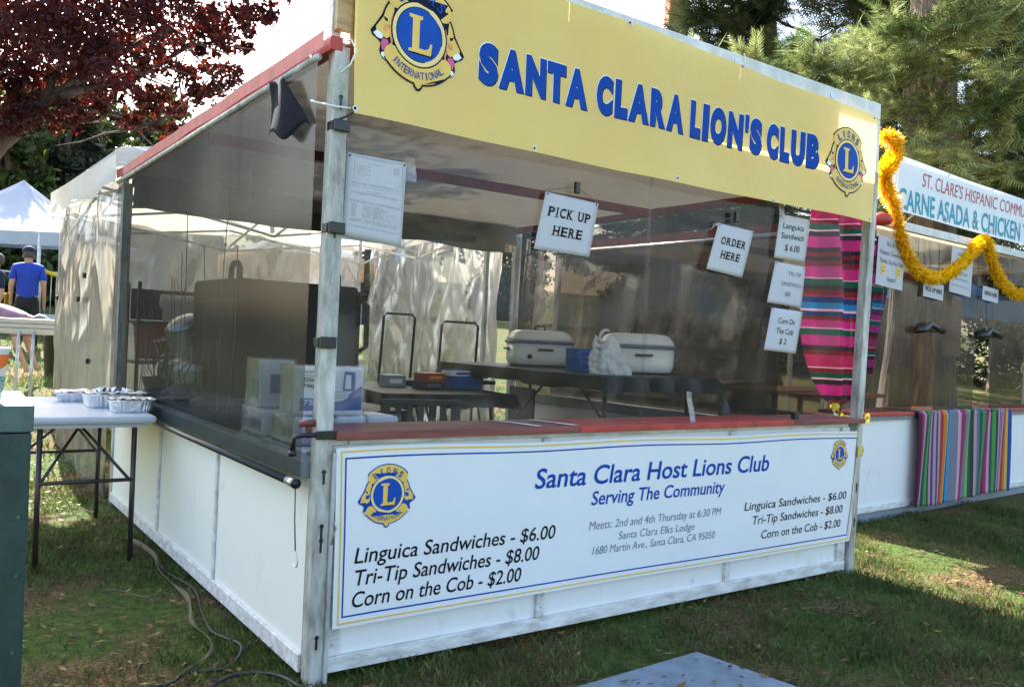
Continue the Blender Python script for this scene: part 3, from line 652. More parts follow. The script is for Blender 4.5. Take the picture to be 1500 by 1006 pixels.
# front panel
fp = obj('front_panel', MB().box(.052, 3.205, .012, .030, .035, .86), K['white_ply'], booth)
for nm, b in (('bottom_rail', (.055, 3.20, -.008, .011, .03, .085)), ('end_stile', (.0605, .12, -.006, .0115, .086, .84)), ('end_stile', (3.13, 3.20, -.006, .0115, .086, .84)),
              ('batten', (1.005, 1.045, -.007, .0115, .086, .84)), ('batten', (2.185, 2.225, -.007, .0115, .086, .84)), ('top_rail', (.122, 3.128, -.006, .0115, .842, .862))):
    obj(nm, MB().box(*b), K['white_trim'], fp, bevel=.003)
for i_, (x, z) in enumerate([(x, z) for x in (.09, 1.025, 2.205, 3.165) for z in (.13, .19)]):
    obj('screw', MB().tube([(x, -.0095, z), (x, -.0065, z)], .005, 8), K['washer'], fp)
# counter boards
obj('counter_board', MB().box(.052, 1.16, -.055, .24, .864, .893), K['red_dark'], booth, bevel=.003, label='weathered dark red counter board')
obj('counter_board', MB().box(1.163, 2.62, -.055, .24, .864, .892), K['red'], booth, bevel=.003)
obj('counter_board', MB().box(2.623, 3.27, -.055, .24, .864, .890), K['red_dark'], booth, bevel=.003)
for x in (.93, 1.12): obj('clear_tape_strip', MB().add([(x, -.05, .8965), (x+.035, -.05, .8965), (x-.02, .2, .8965), (x-.055, .2, .8965)], [(0, 1, 2, 3)]), K['wprint'], booth)
# left side panel in three sheets
sp = MB()
side = obj('side_panel', MB().box(.0, .018, .055, 3.47, .04, .72), K['bounce_ply'], booth)
for y in (1.115, 2.18): obj('batten', MB().box(-.011, -.001, y-.014, y+.014, .095, .718), K['white_trim'], side, bevel=.002)
obj('bottom_rail', MB().box(-.014, -.001, .05, 3.47, .03, .094), K['white_trim'], side, bevel=.003)
obj('side_rail', MB().box(-.03, .035, .04, 3.46, .722, .785), K['grey_rail'], booth, bevel=.004)
# right side and back panels
rs = obj('side_panel', MB().box(3.30, 3.32, .06, 3.46, .04, .72), K['white_ply'], booth)
obj('side_rail', MB().box(3.27, 3.335, .06, 3.46, .722, .80), K['grey_rail'], booth, bevel=.004)
# roof frame
rb = lambda a, b, w_=.05, h=.06, m_='red_beam', nm='roof_beam': obj(nm, MB().bar(a, b, w_, h), K[m_], booth, bevel=.003)
rb((.0, -.03, 2.245), (.0, 3.52, 2.245), .045, .05, 'red'); rb((3.31, -.02, 2.245), (3.31, 3.52, 2.245)); rb((.05, 1.69, 2.215), (3.27, 1.69, 2.215), .05, .055)
rb((.05, 3.5, 2.215), (3.27, 3.5, 2.215)); rb((.05, .02, 2.235), (3.27, .02, 2.235), .03, .05)
 
obj('roof_pipe', MB().tube([(-.046, .02, 2.200), (-.046, 3.48, 2.200)], .013, 10), K['galv'], booth, True)
def roofz(u, v):
    x = .02+u*3.28; y = -.0+v*3.5; s = math.sin(PI*v*2) if v < .5 else math.sin(PI*(v-.5)*2)
    return (x, y, 2.262-.05*abs(math.sin(PI*2*v))*math.sin(PI*u)+.012*noise.noise(Vector((x*2, y*2, 0))))
obj('roof_tarp', MB().grid(48, 48, roofz), K['canvas'], booth, True)
obj('roof_tarp_edge', MB().grid(60, 4, lambda u, v: (-.056-.002*math.sin(u*31), -.045+u*3.53, 2.275-v*.058-.0025*math.sin(u*23))), K['red'], booth, True)
# rolled dark canvas at the back and dark strip on the middle beam
obj('rolled_tarp', MB().tube([(.1, 3.33, 2.10), (1.0, 3.33, 2.07), (2.0, 3.33, 2.085), (2.75, 3.33, 2.10)], [.055, .07, .066, .03], 12), K['canvas_dark'], booth, True)
obj('back_flap', MB().grid(40, 6, lambda u, v: (.05+u*3.2, 3.43+.025*math.sin(u*22+v), 2.268-v*(.22+.03*math.sin(u*9)))), K['canvas'], booth, True)
obj('black_strip', MB().box(.62, .98, 1.655, 1.662, 2.185, 2.235), K['black'], booth)
# upper front: plywood and whitewashed board behind the yellow banner
ub = pb = MB(); pq = [(.06, 2.262), (1.45, 2.262), (1.9, 2.275), (2.90, 2.305), (2.90, 2.60), (.06, 2.60)]
pb.add([(x, -.004, z) for x, z in pq]+[(x, .010, z) for x, z in pq], [tuple(range(6)), tuple(range(11, 5, -1))]+[(i, i+6, (i+1) % 6+6, (i+1) % 6) for i in range(6)])
obj('banner_board', pb, K['plywood'], booth)
for a, b in ((-.01, 1.02), (1.023, 2.085), (2.088, 3.335)):
    obj('top_board', MB().box(a, b, -.022, .012, 2.602, 2.695), K['board_white'], booth, bevel=.004)
obj('end_board', MB().box(3.285, 3.335, -.022, .012, 2.26, 2.600), K['board_white'], booth, bevel=.003)
obj('upright', MB().box(-.005, .030, .012, .045, 2.245, 2.9), K['white_trim'], booth)
obj('wood_block', MB().box(.0, .058, -.02, .010, 2.30, 2.60), K['plywood'], booth, bevel=.003)
for x, z in ((1.24, 2.655), (1.19, 2.657), (2.077, 2.655), (2.862, 2.65), (.5, 2.655)):
    obj('washer', MB().tube([(x, -.026, z), (x, -.022, z)], .017, 14), K['washer'], booth)
def cat(P, k=6):
    P = [Vector(p) for p in P]; out = []
    for i in range(len(P)-1):
        a, b = P[i], P[i+1]; p0 = P[max(0, i-1)]; p3 = P[min(len(P)-1, i+2)]
        for j in range(k):
            t = j/k; out.append(.5*((2*a)+(b-p0)*t+(2*p0-5*a+4*b-p3)*t**2+(3*a-p0-3*b+p3)*t**3))
    return out+[P[-1]]
def ribbon_path(name, pts, r, m_, parent=None, n=6):
    pts = cat(pts)
    return obj(name, MB().tube(pts, r, n), K[m_], parent, True)


# ------------------------------------------------------------------ yellow banner
def ywave(x, z, d=0.):
    s = .010*math.sin(x*4.2+1.1)+.005*math.sin(x*9+z*3)+.006*noise.noise(Vector((x*1.6, z*2.5, 1)))
    dr = max(0, .35-(x-.05))*max(0, 2.25-z)*.12
    return Vector((x, -.040-s-dr-d, z))
yb = thing('yellow_banner', 'yellow vinyl banner reading SANTA CLARA LION\'S CLUB stretched above the serving window', 'banner', (0, 0, 0))
def ysh(u, v):
    x = .040+u*3.225; zt = 2.665-.03*u if x < 1 else 2.68-.073*((x-1)/2.26)-.0; zb = 2.008+.004*math.sin(x*3)-.004*u
    if x < 1: zt = 2.68
    zt = 2.69-.085*u
    return ywave(x+(.02*(1-v)*(1-u)**6), zb+(zt-zb)*v)
obj('vinyl_sheet', MB().grid(120, 24, ysh), K['yellow_vinyl'], yb, True)
yl = MB()
yf = lambda dx, dz, dd: (lambda x, z: ywave(x+dx, z+dz, dd))
LW = {'S': .86, 'A': 1.04, 'N': 1.0, 'T': .84, 'C': .84, 'L': .68, 'R': .94, 'I': .40, 'O': 1.02, "'": .26, 'U': .94, 'B': .88}
words = [('SANTA', .58, 1.129), ('CLARA', 1.182, 1.699), ("LION'S", 1.749, 2.282), ('CLUB', 2.322, 2.742)]
for wds, a, b in words:
    gap = .012; tot = sum(LW[c] for c in wds); avail = (b-a)-gap*(len(wds)-1); x = a
    for c in wds:
        wd = LW[c]/tot*avail; ov = .006 if c in 'AT' else 0
        for dx, dz, dd, mi in ((.004, -.004, .0006, 0), (-.003, .0035, .0011, 1), (0, 0, .0016, 2)):
            put(yl, text2d(c, x-ov, x+wd+ov, 2.231-.004*(x-.58), .160+.010*(x-.58), 0, .080), yf(dx, dz, dd), mi)
        x += wd+gap
obj('lettering', yl, [K['navy'], K['wprint'], K['blue']], yb)
emblem('lion_emblem', yb, .312, 2.345, .112, lambda x, z, d: ywave(x, z, .0015+d), K['navy'], None, True, .0004)
emblem('lion_emblem', yb, 2.985, 2.309, .108, lambda x, z, d: ywave(x, z, .0015+d), K['navy'], None, True, .0004)
for x, z in ((.062, 2.025), (.863, 2.024), (1.678, 2.022), (2.397, 2.016), (3.235, 2.02), (.86, 2.665), (1.34, 2.65), (2.1, 2.63), (3.235, 2.59)):
    p = ywave(x, z, .002); g_ = MB()
    ring = [(p.x+q*math.cos(t), p.y, p.z+q*math.sin(t)) for q in (.0095, .0055) for t in np.linspace(0, 2*PI, 15)[:-1]]
    g_.add(ring, [(k, (k+1) % 14, 14+(k+1) % 14, 14+k) for k in range(14)])
    gr = obj('grommet', g_, K['steel'], yb); obj('eyelet_hole', MB().add([(p.x+.006*math.cos(t), p.y-.0004, p.z+.006*math.sin(t)) for t in np.linspace(0, 2*PI, 11)[:-1]], [tuple(range(10))]), K['ink'], gr)
for x in (.875, 1.35, 2.1): ribbon_path('cord_tie', [(x, -.05, 2.69), (x+.003, -.055, 2.665), (x, -.056, 2.63)], .002, 'tie', yb)

# ------------------------------------------------------------------ white banner
def wwave(x, z, d=0.):
    s = .004*math.sin(x*3.1+.5)+.003*noise.noise(Vector((x*1.5, z*2.0, 4)))
    e = max(0, (x-2.7))/.55; curl = -.014*max(0, .25-x)/.25*max(0, 1-abs(z-.5)*1.5)
    return Vector((x, -.030-s+curl-d, z))
wb = thing('menu_banner', 'white vinyl menu banner with blue and yellow border on the front panel', 'banner', (0, 0, 0))
# outline corners: TL (.060,.836) TR (3.275,.820) BR (3.205,.197) BL (.073,.196)
def wq(u, v):
    t = Vector((.060+(3.275-.060)*u, .836-.016*u)); b = Vector((.073+(3.205-.073)*u, .196+.001*u)); p = b.lerp(t, v)
    return p.x+.012*math.sin(PI*v)*(u**8), p.y+.004*math.sin(u*17)*v
obj('vinyl_sheet', MB().grid(110, 22, lambda u, v: wwave(*wq(u, v))), K['white_vinyl'], wb, True)
def frame(ins_x, ins_z, th, mi, mb):
    a, b, c, d = ins_x/3.2, 1-ins_x/3.2, ins_z/.64, 1-ins_z/.64; tx, tz = th/3.2, th/.64; N = 80
    for v0, v1 in ((c, c+tz), (d-tz, d)): mb.grid(N, 1, lambda u, v, v0=v0, v1=v1: wwave(*wq(a+(b-a)*u, v0+(v1-v0)*v), .0015), mi)
    for u0, u1 in ((a, a+tx), (b-tx, b)): mb.grid(1, 16, lambda u, v, u0=u0, u1=u1: wwave(*wq(u0+(u1-u0)*u, c+tz+(d-c-2*tz)*v), .0015), mi)
fm = MB(); frame(.018, .012, .006, 0, fm); frame(.034, .036, .006, 1, fm); fm.uv = None
obj('border_line', fm, [K['gold'], K['blue']], wb)
tl = MB(); wf = lambda x, z: wwave(x, z, .0016)
for s, x0, x1, z0, cap, sh, bo, mi in (('Santa Clara Host Lions Club', .948, 2.462, .634, .083, .16, .014, 0), ('Serving The Community', 1.262, 2.125, .543, .060, .16, .012, 0),
        ('Meets: 2nd and 4th Thursday at 6:30 PM', 1.257, 2.102, .436, .036, .16, -.004, 1), ('Santa Clara Elks Lodge', 1.432, 1.922, .379, .034, .16, -.004, 1),
        ('1680 Martin Ave., Santa Clara, CA 95050', 1.282, 2.066, .326, .034, .16, -.004, 1),
        ('Linguica Sandwiches - $6.00', .146, 1.075, .420, .056, .16, .008, 2), ('Tri-Tip Sandwiches - $8.00', .144, .993, .340, .056, .16, .008, 2), ('Corn on the Cob - $2.00', .140, .903, .262, .056, .16, .008, 2),
        ('Linguica Sandwiches - $6.00', 2.276, 3.158, .441, .042, .16, .004, 2), ('Tri-Tip Sandwiches - $8.00', 2.338, 3.126, .366, .042, .16, .004, 2), ('Corn on the Cob - $2.00', 2.414, 3.112, .287, .042, .16, .004, 2)):
    put(tl, text2d(s, x0, x1, z0, cap, sh, bo), wf, mi)
obj('lettering', tl, [K['blue'], K['greyink'], K['ink']], wb)
emblem('lion_emblem', wb, .268, .660, .066, lambda x, z, d: wwave(x, z, .0015+d), K['blue'], None, False, .0003)
emblem('lion_emblem', wb, 3.070, .694, .047, lambda x, z, d: wwave(x, z, .0015+d), K['blue'], None, False, .0003)

# ------------------------------------------------------------------ plastic windows of the booth
def sheet(x0, x1, z0, z1, y, amp, seed, nu=40, nv=30, lean=0):
    return lambda u, v: (x0+(x1-x0)*u, y+amp*noise.noise(Vector((u*3, v*5, seed)))+amp*.6*noise.noise(Vector((u*11, v*4, seed)))+lean*v, z0+(z1-z0)*v)
tag(obj('plastic_window', MB().grid(40, 30, sheet(.05, 1.62, .895, 2.21, .045, .012, 2)), K['film_front'], None, True), 'clear plastic window sheet over the left half of the serving opening', 'plastic window')
tag(obj('plastic_window', MB().grid(40, 30, sheet(1.60, 3.26, .895, 2.21, .052, .012, 5)), K['film_front'], None, True), 'clear plastic window sheet over the right half of the serving opening', 'plastic window')
def sidefilm(u, v):
    y = .02+u*3.44; z = .700+v*1.50; return (-.046+.006*noise.noise(Vector((u*5, v*1.2, 7))), y, z)
tag(obj('side_curtain', MB().grid(140, 26, sidefilm), K['film_side'], None, True), 'smoky plastic curtain covering the left side of the lion booth', 'plastic curtain')
def rfilm(u, v):
    y = .62+u*2.84; z = .74+v*1.46; return (3.345+.03*noise.noise(Vector((u*5, v*2, 9)))+.012*math.sin(u*34+v*4), y, z)
tag(obj('side_curtain', MB().grid(80, 24, rfilm), K['film_right'], None, True), 'brown tinted plastic curtain closing the right side of the lion booth', 'plastic curtain')
pw = thing('curtain_pipe', 'steel pipe weighting the hem of the left side curtain', 'pipe', (0, 0, 0))
obj('pipe', MB().tube([(-.060, .03, .708), (-.060, 3.42, .712)], .014, 12), K['black_metal'], pw, True); obj('bare_end', MB().tube([(-.060, .03, .708), (-.060, .10, .708)], .0155, 12), K['steel'], pw, True)
obj('end_cap', MB().tube([(-.060, .018, .708), (-.060, .03, .708)], .018, 12), K['black'], pw, True)
sc = thing('hook_string', 'grey string with a wire hook hanging from the pipe end by the corner post', 'string')
obj('string', MB().tube([(-.058, .03, .695), (-.056, .028, .58), (-.052, .02, .475)], .0028, 5), K['rope'], sc, True)
obj('hook', MB().tube([(-.052, .02, .475)]+[(-.052, .014+.02*math.cos(a), .44+.022*math.sin(a)) for a in np.linspace(1.6, 5.5, 9)], .0022, 5), K['steel'], sc, True)
# threads of creased plastic hanging inside the side curtain
ct = thing('dangling_cords', 'dark cords and creases hanging down the left side curtain', 'cords')
for i in range(16):
    th = MB()
    y = random.choice([random.uniform(.3, 3.3), random.uniform(1.8, 3.4)]); z = random.uniform(.76, 1.0); zt = random.uniform(1.1, 2.1)
    th.tube([(-.020, y, z), (-.012, y+random.uniform(-.05, .05), (z+zt)/2), (-.02, y+random.uniform(-.08, .08), zt)], .0022, 4); obj('cord', th, K['rope'], ct)
ct = thing('coiled_cords', 'tangle of black electric cords inside the left side curtain', 'cords')
for i in range(11):
    th = MB()
    y = random.uniform(1.5, 3.3); a = random.uniform(-.25, .25); z = random.uniform(.74, .86)
    pts = [(.09+random.uniform(0, .05), y+a*t+.05*math.sin(t*5+i), z+.36*math.sin(PI*t)*random.uniform(.6, 1)) for t in np.linspace(0, 1, 9)]
    th.tube(pts, .004, 5); obj('cord', th, K['rubber'], ct, True)

# clips, clamp, ties on the corner post
def clip(x, y, z, label):
    t = thing('spring_clip', label, 'clip', (x, y, z), 0, 'black clips on the front left corner post')
    obj('jaw', MB().box(-.030, .030, -.014, 0, -.020, .020), K['black'], t, bevel=.003)
    obj('jaw', MB().box(-.034, -.016, .002, .045, -.018, .016), K['black'], t, bevel=.003)
clip(.026, -.032, 1.962, 'uppermost black clip on the front left corner post, under the dark cloth scrap')
clip(.024, -.032, 1.605, 'middle black clip on the front left corner post, level with the document')
clip(.010, -.032, 1.205, 'lowest black clip on the front left corner post, above the napkin packs')
t = thing('screw_clamp', 'black screw clamp gripping the counter end beside the corner post', 'clamp', (0, 0, 0))
obj('band', MB().box(-.02, .058, -.046, -.034, .868, .898), K['black'], t, bevel=.003)
obj('frame', MB().tube([(.0, -.04, .884), (-.07, -.02, .882), (-.088, -.01, .872), (-.09, -.01, .83)], .009, 8), K['black_metal'], t, True)
obj('pad', MB().lathe((-.09, -.01, .81), [(.012, 0), (.015, .01), (.012, .02)], 10), K['black'], t, True)
obj('handle', MB().tube([(-.06, .02, .918), (.0, -.0, .922)], .013, 10), K['red_dark'], t, True)
t = thing('cable_tie', 'white nylon ties holding the yellow banner corner to the post', 'cable tie', (0, 0, 0))
obj('strap', MB().tube([(-.075, .0, 2.035), (0, -.045, 2.022), (.05, -.055, 2.024)], .0035, 5), K['tie'], t, True)
obj('strap', MB().tube([(.01, -.05, 2.14), (.035, -.07, 2.17), (.052, -.075, 2.22), (.04, -.055, 2.26), (.025, -.04, 2.255)], .0035, 6), K['tie'], t, True)
tag(ribbon_path('tie_cord', [(.0, -.035, 1.975), (.03, -.045, 1.99), (.062, -.05, 2.012)], .004, 'rubber'), 'short black cord tying the banner corner above the top clip', 'cord')
tag(obj('wall_hook', MB().tube([(.052, -.05, .50), (.06, -.052, .54), (.066, -.052, .56), (.06, -.05, .58)], .003, 6), K['steel'], None, True), 'small bent wire hook on the corner post beside the menu banner', 'hook')
# scrap of dark screening cloth
def scrap(u, v):
    x = -.075+.012*math.sin(u*5+v*3); a = Vector((0, .44, 2.20)); b = Vector((0, .26, 2.18)); c = Vector((0, .03, 1.955)); d = Vector((0, .42, 1.99-.03*math.sin(u*3)))
    p = a.lerp(b, u).lerp(d.lerp(c, u), v); return (x, p.y, p.z+.02*math.sin(u*9)*v)
tag(obj('cloth_scrap', MB().grid(18, 12, scrap), mat('dark mesh cloth', (.012, .015, .025), .95, 0, .1, spec=.1, alpha=.85), None, True, solid=.001), 'torn scrap of dark mesh cloth under the roof beam by the corner post', 'cloth scrap')
tag(obj('wire_hook', MB().tube([(-.03, .16, 2.25), (-.035, .11, 2.22), (-.035, .09, 2.24), (-.035, .10, 2.29), (-.03, .14, 2.30)], .0022, 6), K['tie'], None, True), 'white hook hanging from the red roof edge near the corner post', 'hook')

# ------------------------------------------------------------------ paper signs on the front window
def sign(name, label, quad, texts, y=.030, serif=True, m_='paper', group=None, extra=None, inkm='ink'):
    """quad = TL,TR,BR,BL as (x,z); lettering placed in the sheet's own u,v"""
    TL, TR, BR, BL = [Vector((a*.82, 0, b*.82)) for a, b in quad]; cx = sum((TL, TR, BR, BL), Vector())/4
    t = thing(name, label, 'sign', (cx.x, y, cx.z), 0, group)
    def uv(u, v, d=0):
        p = BL.lerp(BR, u).lerp(TL.lerp(TR, u), v)-cx; p.y = -d-.006*math.sin(PI*u)*math.sin(PI*v)-.003; return p
    obj('sheet', MB().grid(10, 12, lambda u, v: uv(u, v)), K[m_], t, True, solid=.0008)
    mb = MB(); asp = (TR-TL).length/(TL-BL).length
    for tx in texts:
        s, u0, u1, v0, cp = tx[:5]; ser = tx[5] if len(tx) > 5 else serif; bo = tx[6] if len(tx) > 6 else .01
        pf = serif_text(s, u0, u1, v0, cp) if ser and s.isupper() else text2d(s, u0, u1, v0, cp, 0, bo)
        put(mb, pf, lambda u, v: uv(u, v, .0015))
    if texts: obj('lettering', mb, K[inkm], t)
    for u, v in ((.04, .97), (.96, .97)):
        p = uv(u, v, .002); obj('pin_hole', MB().add([(p.x+.004*math.cos(a), p.y, p.z+.004*math.sin(a)) for a in np.linspace(0, 2*PI, 9)[:-1]], [tuple(range(8))]), K['ink'], t)
    return t, uv
G1 = 'paper signs on the serving window'
s1, _ = sign('paper_sign', 'tilted paper sign reading PICK UP HERE hanging in the serving window', [(1.195, 2.283), (1.555, 2.267), (1.505, 1.975), (1.135, 1.984)],
     [('PICK UP', .10, .90, .60, .17), ('HERE', .24, .80, .28, .17)], group=G1)
s2, _ = sign('paper_sign', 'tilted paper sign reading ORDER HERE hanging right of centre in the window', [(2.51, 2.275), (2.835, 2.262), (2.745, 1.965), (2.42, 1.992)],
     [('ORDER', .16, .88, .58, .16), ('HERE', .24, .80, .29, .16)], group=G1)
sign('paper_sign', 'paper sign reading Languica Sandwich, topmost of three beside the striped blanket', [(3.085, 2.40), (3.40, 2.40), (3.36, 2.115), (3.045, 2.118)][:4],
     [('Languica', .14, .82, .70, .13, False, .004), ('Sandwich', .12, .86, .47, .13, False, .004), ('$ 6.00', .28, .76, .20, .14, False, .004)], group=G1)
sign('paper_sign', 'paper sign reading TRI-TIP SANDWICH, middle of three beside the striped blanket', [(3.06, 2.095), (3.375, 2.085), (3.345, 1.815), (2.995, 1.83)],
     [('TRI-TIP', .44, .88, .72, .10, False, .006), ('SANDWICH', .28, .92, .46, .10, False, .006), ('$8', .44, .60, .22, .11, False, .006)], group=G1, inkm='greyink')
sign('paper_sign', 'paper sign reading Corn On The Cob, lowest of three beside the striped blanket', [(3.045, 1.80), (3.365, 1.79), (3.31, 1.512), (2.985, 1.528)],
     [('Corn On', .26, .78, .66, .13, False, .004), ('The Cob', .24, .78, .42, .13, False, .004), ('$ 2', .40, .62, .18, .13, False, .004)], group=G1)
for cc in ((.972, 1.878, 1.275, 1.863, 1.144, 1.915), (2.05, 1.870, 2.32, 1.861, 2.18, 1.915)):
    tag(obj('hanging_wire', MB().tube([(cc[0], .025, cc[1]), (cc[4], .03, cc[5]), (cc[2], .025, cc[3])], .0016, 4), K['rope']), 'thin wire holding up the %s sign' % ('PICK UP HERE' if cc[0] < 1.5 else 'ORDER HERE'), 'wire')
    tag(obj('window_clip', MB().box(cc[4]-.012, cc[4]+.012, .012, .03, cc[5]-.03, cc[5]+.02), K['black'], None, bevel=.003), 'small black clip above the %s sign' % ('PICK UP HERE' if cc[0] < 1.5 else 'ORDER HERE'), 'clip')
# permit document: several sheets in a sleeve
dq = [(.092, 2.300), (.383, 2.298), (.373, 1.912), (.082, 1.936)]
t, uv = sign('permit_document', 'printed permit pages in a plastic sleeve hanging beside the corner post', dq, [], y=.018)
dl = MB()
def tline(u0, u1, v, h=.004):
    k = int((u1-u0)*46); 
    for i in range(k):
        if random.random() < .82: a = u0+(u1-u0)*i/k; b = a+(u1-u0)/k*random.uniform(.5, .95); dl.add([uv(a, v, .0016), uv(b, v, .0016), uv(b, v+h, .0016), uv(a, v+h, .0016)], [(0, 1, 2, 3)])
tline(.3, .75, .955); tline(.33, .6, .905, .007)
for i in range(7): tline(.16, .40, .87-i*.018)
for v in (.66, .648, .622): tline(.1, .9, v)
tline(.36, .6, .575, .006)
for v in (.552, .541, .530): tline(.1, .9, v)
for v in (.45, .44, .43): tline(.1, .92, v)
for i in range(13): tline(.12, .2, .405-i*.012); tline(.3, random.uniform(.6, .9), .405-i*.012)
for v in (.235, .222, .210, .198): tline(.1, .92, v)
for v in (.15, .14): tline(.1, .92, v)
for a in np.linspace(0, 2*PI, 25)[:-1]:
    for q in (.05, .032): dl.add([uv(.83+q*math.cos(a), .87+q*.8*math.sin(a), .0016), uv(.83+q*math.cos(a+.2), .87+q*.8*math.sin(a+.2), .0016), uv(.83+(q-.01)*math.cos(a+.2), .87+(q-.01)*.8*math.sin(a+.2), .0016)], [(0, 1, 2)])
for a, b, c, d in ((.12, .94, .97, .974), (.12, .94, .70, .703), (.12, .124, .70, .97), (.936, .94, .70, .97)): dl.add([uv(a, c, .0016), uv(b, c, .0016), uv(b, d, .0016), uv(a, d, .0016)], [(0, 1, 2, 3)])
obj('printed_lines', dl, K['faint'], t)
obj('rear_pages', MB().box(-.128, .11, .003, .012, -.155, .150), K['paper'], t)
for i, (x, z, lb) in enumerate(((.315, 1.84, 'clear tape piece at the top right corner of the permit pages'), (.285, 1.535, 'clear tape piece at the bottom right corner of the permit pages'), (1.885, .905, 'torn clear tape hanging at the bottom of the serving window'), (2.52, 1.965, 'clear tape piece above the three menu signs'))):
    h = .09 if i != 2 else .15; wd = .045 if i != 2 else .035
    tag(obj('tape_piece', MB().grid(4, 6, lambda u, v: (x+u*wd+.006*math.sin(v*5), .030-.03*(v-.5)**2-(.03*(1-v) if i == 2 else 0), z-.02+v*h-(.0 if i != 2 else .0))), K['tape'], None, True), lb, 'tape')
tag(obj('front_clip', MB().box(2.70, 2.735, .0, .03, .893, .925), K['black'], None, bevel=.003), 'black clip on the counter edge at the foot of the window', 'clip')

# ------------------------------------------------------------------ inside the booth
def table(name, label, x, y, z, lx, ly, rz=0, cloth=True, drop=.09, top='black_cloth', leg='black_metal', cat='table', group=None, th=.03):
    t = thing(name, label, cat, (x, y, 0), rz, group)
    if cloth:
        def dr(u, v):
            # square perimeter drape
            return None
        mb = MB().box(-lx/2, lx/2, -ly/2, ly/2, z-th, z)
        obj('tabletop', mb, K[top], t, bevel=.008)
        sk = MB(); N = 80; per = []
        for i in range(N):
            s = i/N*4; k = int(s); f = s-k
            c = [(-1, -1), (1, -1), (1, 1), (-1, 1), (-1, -1)]; a, b = c[k], c[k+1]
            per.append(((a[0]+(b[0]-a[0])*f)*(lx/2+.008), (a[1]+(b[1]-a[1])*f)*(ly/2+.008)))
        rows = []
        for r_ in range(4):
            for i, (px, py) in enumerate(per):
                o = 1+.012*r_*math.sin(i*1.3)+.01*r_*math.sin(i*2.9); sk.v.append((px*o, py*o, z-.002-drop*r_/3*(1+.09*math.sin(i*.7)+.05*math.sin(i*2.2))))
        for r_ in range(3):
            for i in range(N): j = (i+1) % N; sk.f.append((r_*N+i, r_*N+j, (r_+1)*N+j, (r_+1)*N+i)); sk.mi.append(0)
        obj('table_cover', sk, K[top], t, True)
    for sx in (-1, 1):
        for sy in (-1, 1):
            a = (sx*(lx/2-.12), sy*(ly/2-.15), z-th-.002); b = (sx*(lx/2-.09), sy*(ly/2-.10), 0)
            obj('leg', MB().tube([a, b], .014, 8), K[leg], t, True)
    for sy in (-1, 1):
        obj('brace', MB().tube([(-(lx/2-.10), sy*(ly/2-.12), z*.35), ((lx/2-.10), sy*(ly/2-.12), z*.35)], .010, 6), K[leg], t, True)
        obj('brace', MB().tube([(0, sy*(ly/2-.12), z*.35), (0, sy*.12, z-th-.01)], .009, 6), K[leg], t, True)
    return t
table('covered_table', 'tall black covered table carrying the two roasters and the plastic bag', 2.72, 2.02, 1.055, .92, 2.15, math.radians(-3))
table('covered_table', 'lower black covered table with cartons on it, left of the roaster table', 1.93, 2.75, .865, .95, 1.35, math.radians(-8))
table('side_table', 'black table under the big charcoal food carrier', .80, 2.25, .80, .95, 1.2)
def shelf():
    t = thing('service_shelf', 'grey shelf behind the counter holding the napkin packs', 'shelf', (0, 0, 0))
    obj('shelf_top', MB().box(.07, .72, .26, 1.05, .755, .785), K['tabletop'], t, bevel=.004)
    for x in (.1, .68):
        for y in (.3, 1.0): obj('leg', MB().box(x-.015, x+.015, y-.015, y+.015, 0, .754), K['grey_rail'], t)
shelf()
# insulated food carrier
def carrier():
    t = thing('food_carrier', 'big charcoal insulated food carrier standing behind the left side curtain', 'food carrier', (.355, 2.12, .802), math.radians(3))
    body = obj('body', MB().box(0, .80, 0, .74, .03, .735), K['grey_box'], t, bevel=.022)
    obj('base', MB().box(.02, .78, .02, .72, .002, .028), K['black'], t)
    obj('front_door', MB().box(.803, .835, .03, .71, .05, .71), K['grey_box'], t, bevel=.012)
    for x in (.06, .70):
        obj('handle', MB().tube([(x, .10, .735), (x, .10, .80), (x, .14, .83), (x, .20, .83), (x, .24, .80), (x, .24, .735)], .018, 8), K['grey_box'], t, True)
    for z in (.12, .50): obj('latch', MB().box(.81, .862, -.012, .028, z, z+.15), K['steel'], t, bevel=.004)
    obj('door_handle', MB().tube([(.80, -.02, .33), (.84, -.04, .36), (.84, -.04, .62), (.80, -.02, .66)], .016, 8), K['black'], t, True)
    h = obj('hand_recess', MB().lathe((.0, .0, .0), [(.06, 0), (.058, .012)], 18), K['black'], t)
    h.rotation_euler = (0, -PI/2, 0); h.location = (.0, .28, .12)
    obj('seam_line', MB().box(-.003, .803, -.003, .743, .60, .606), K['black'], t)
carrier()
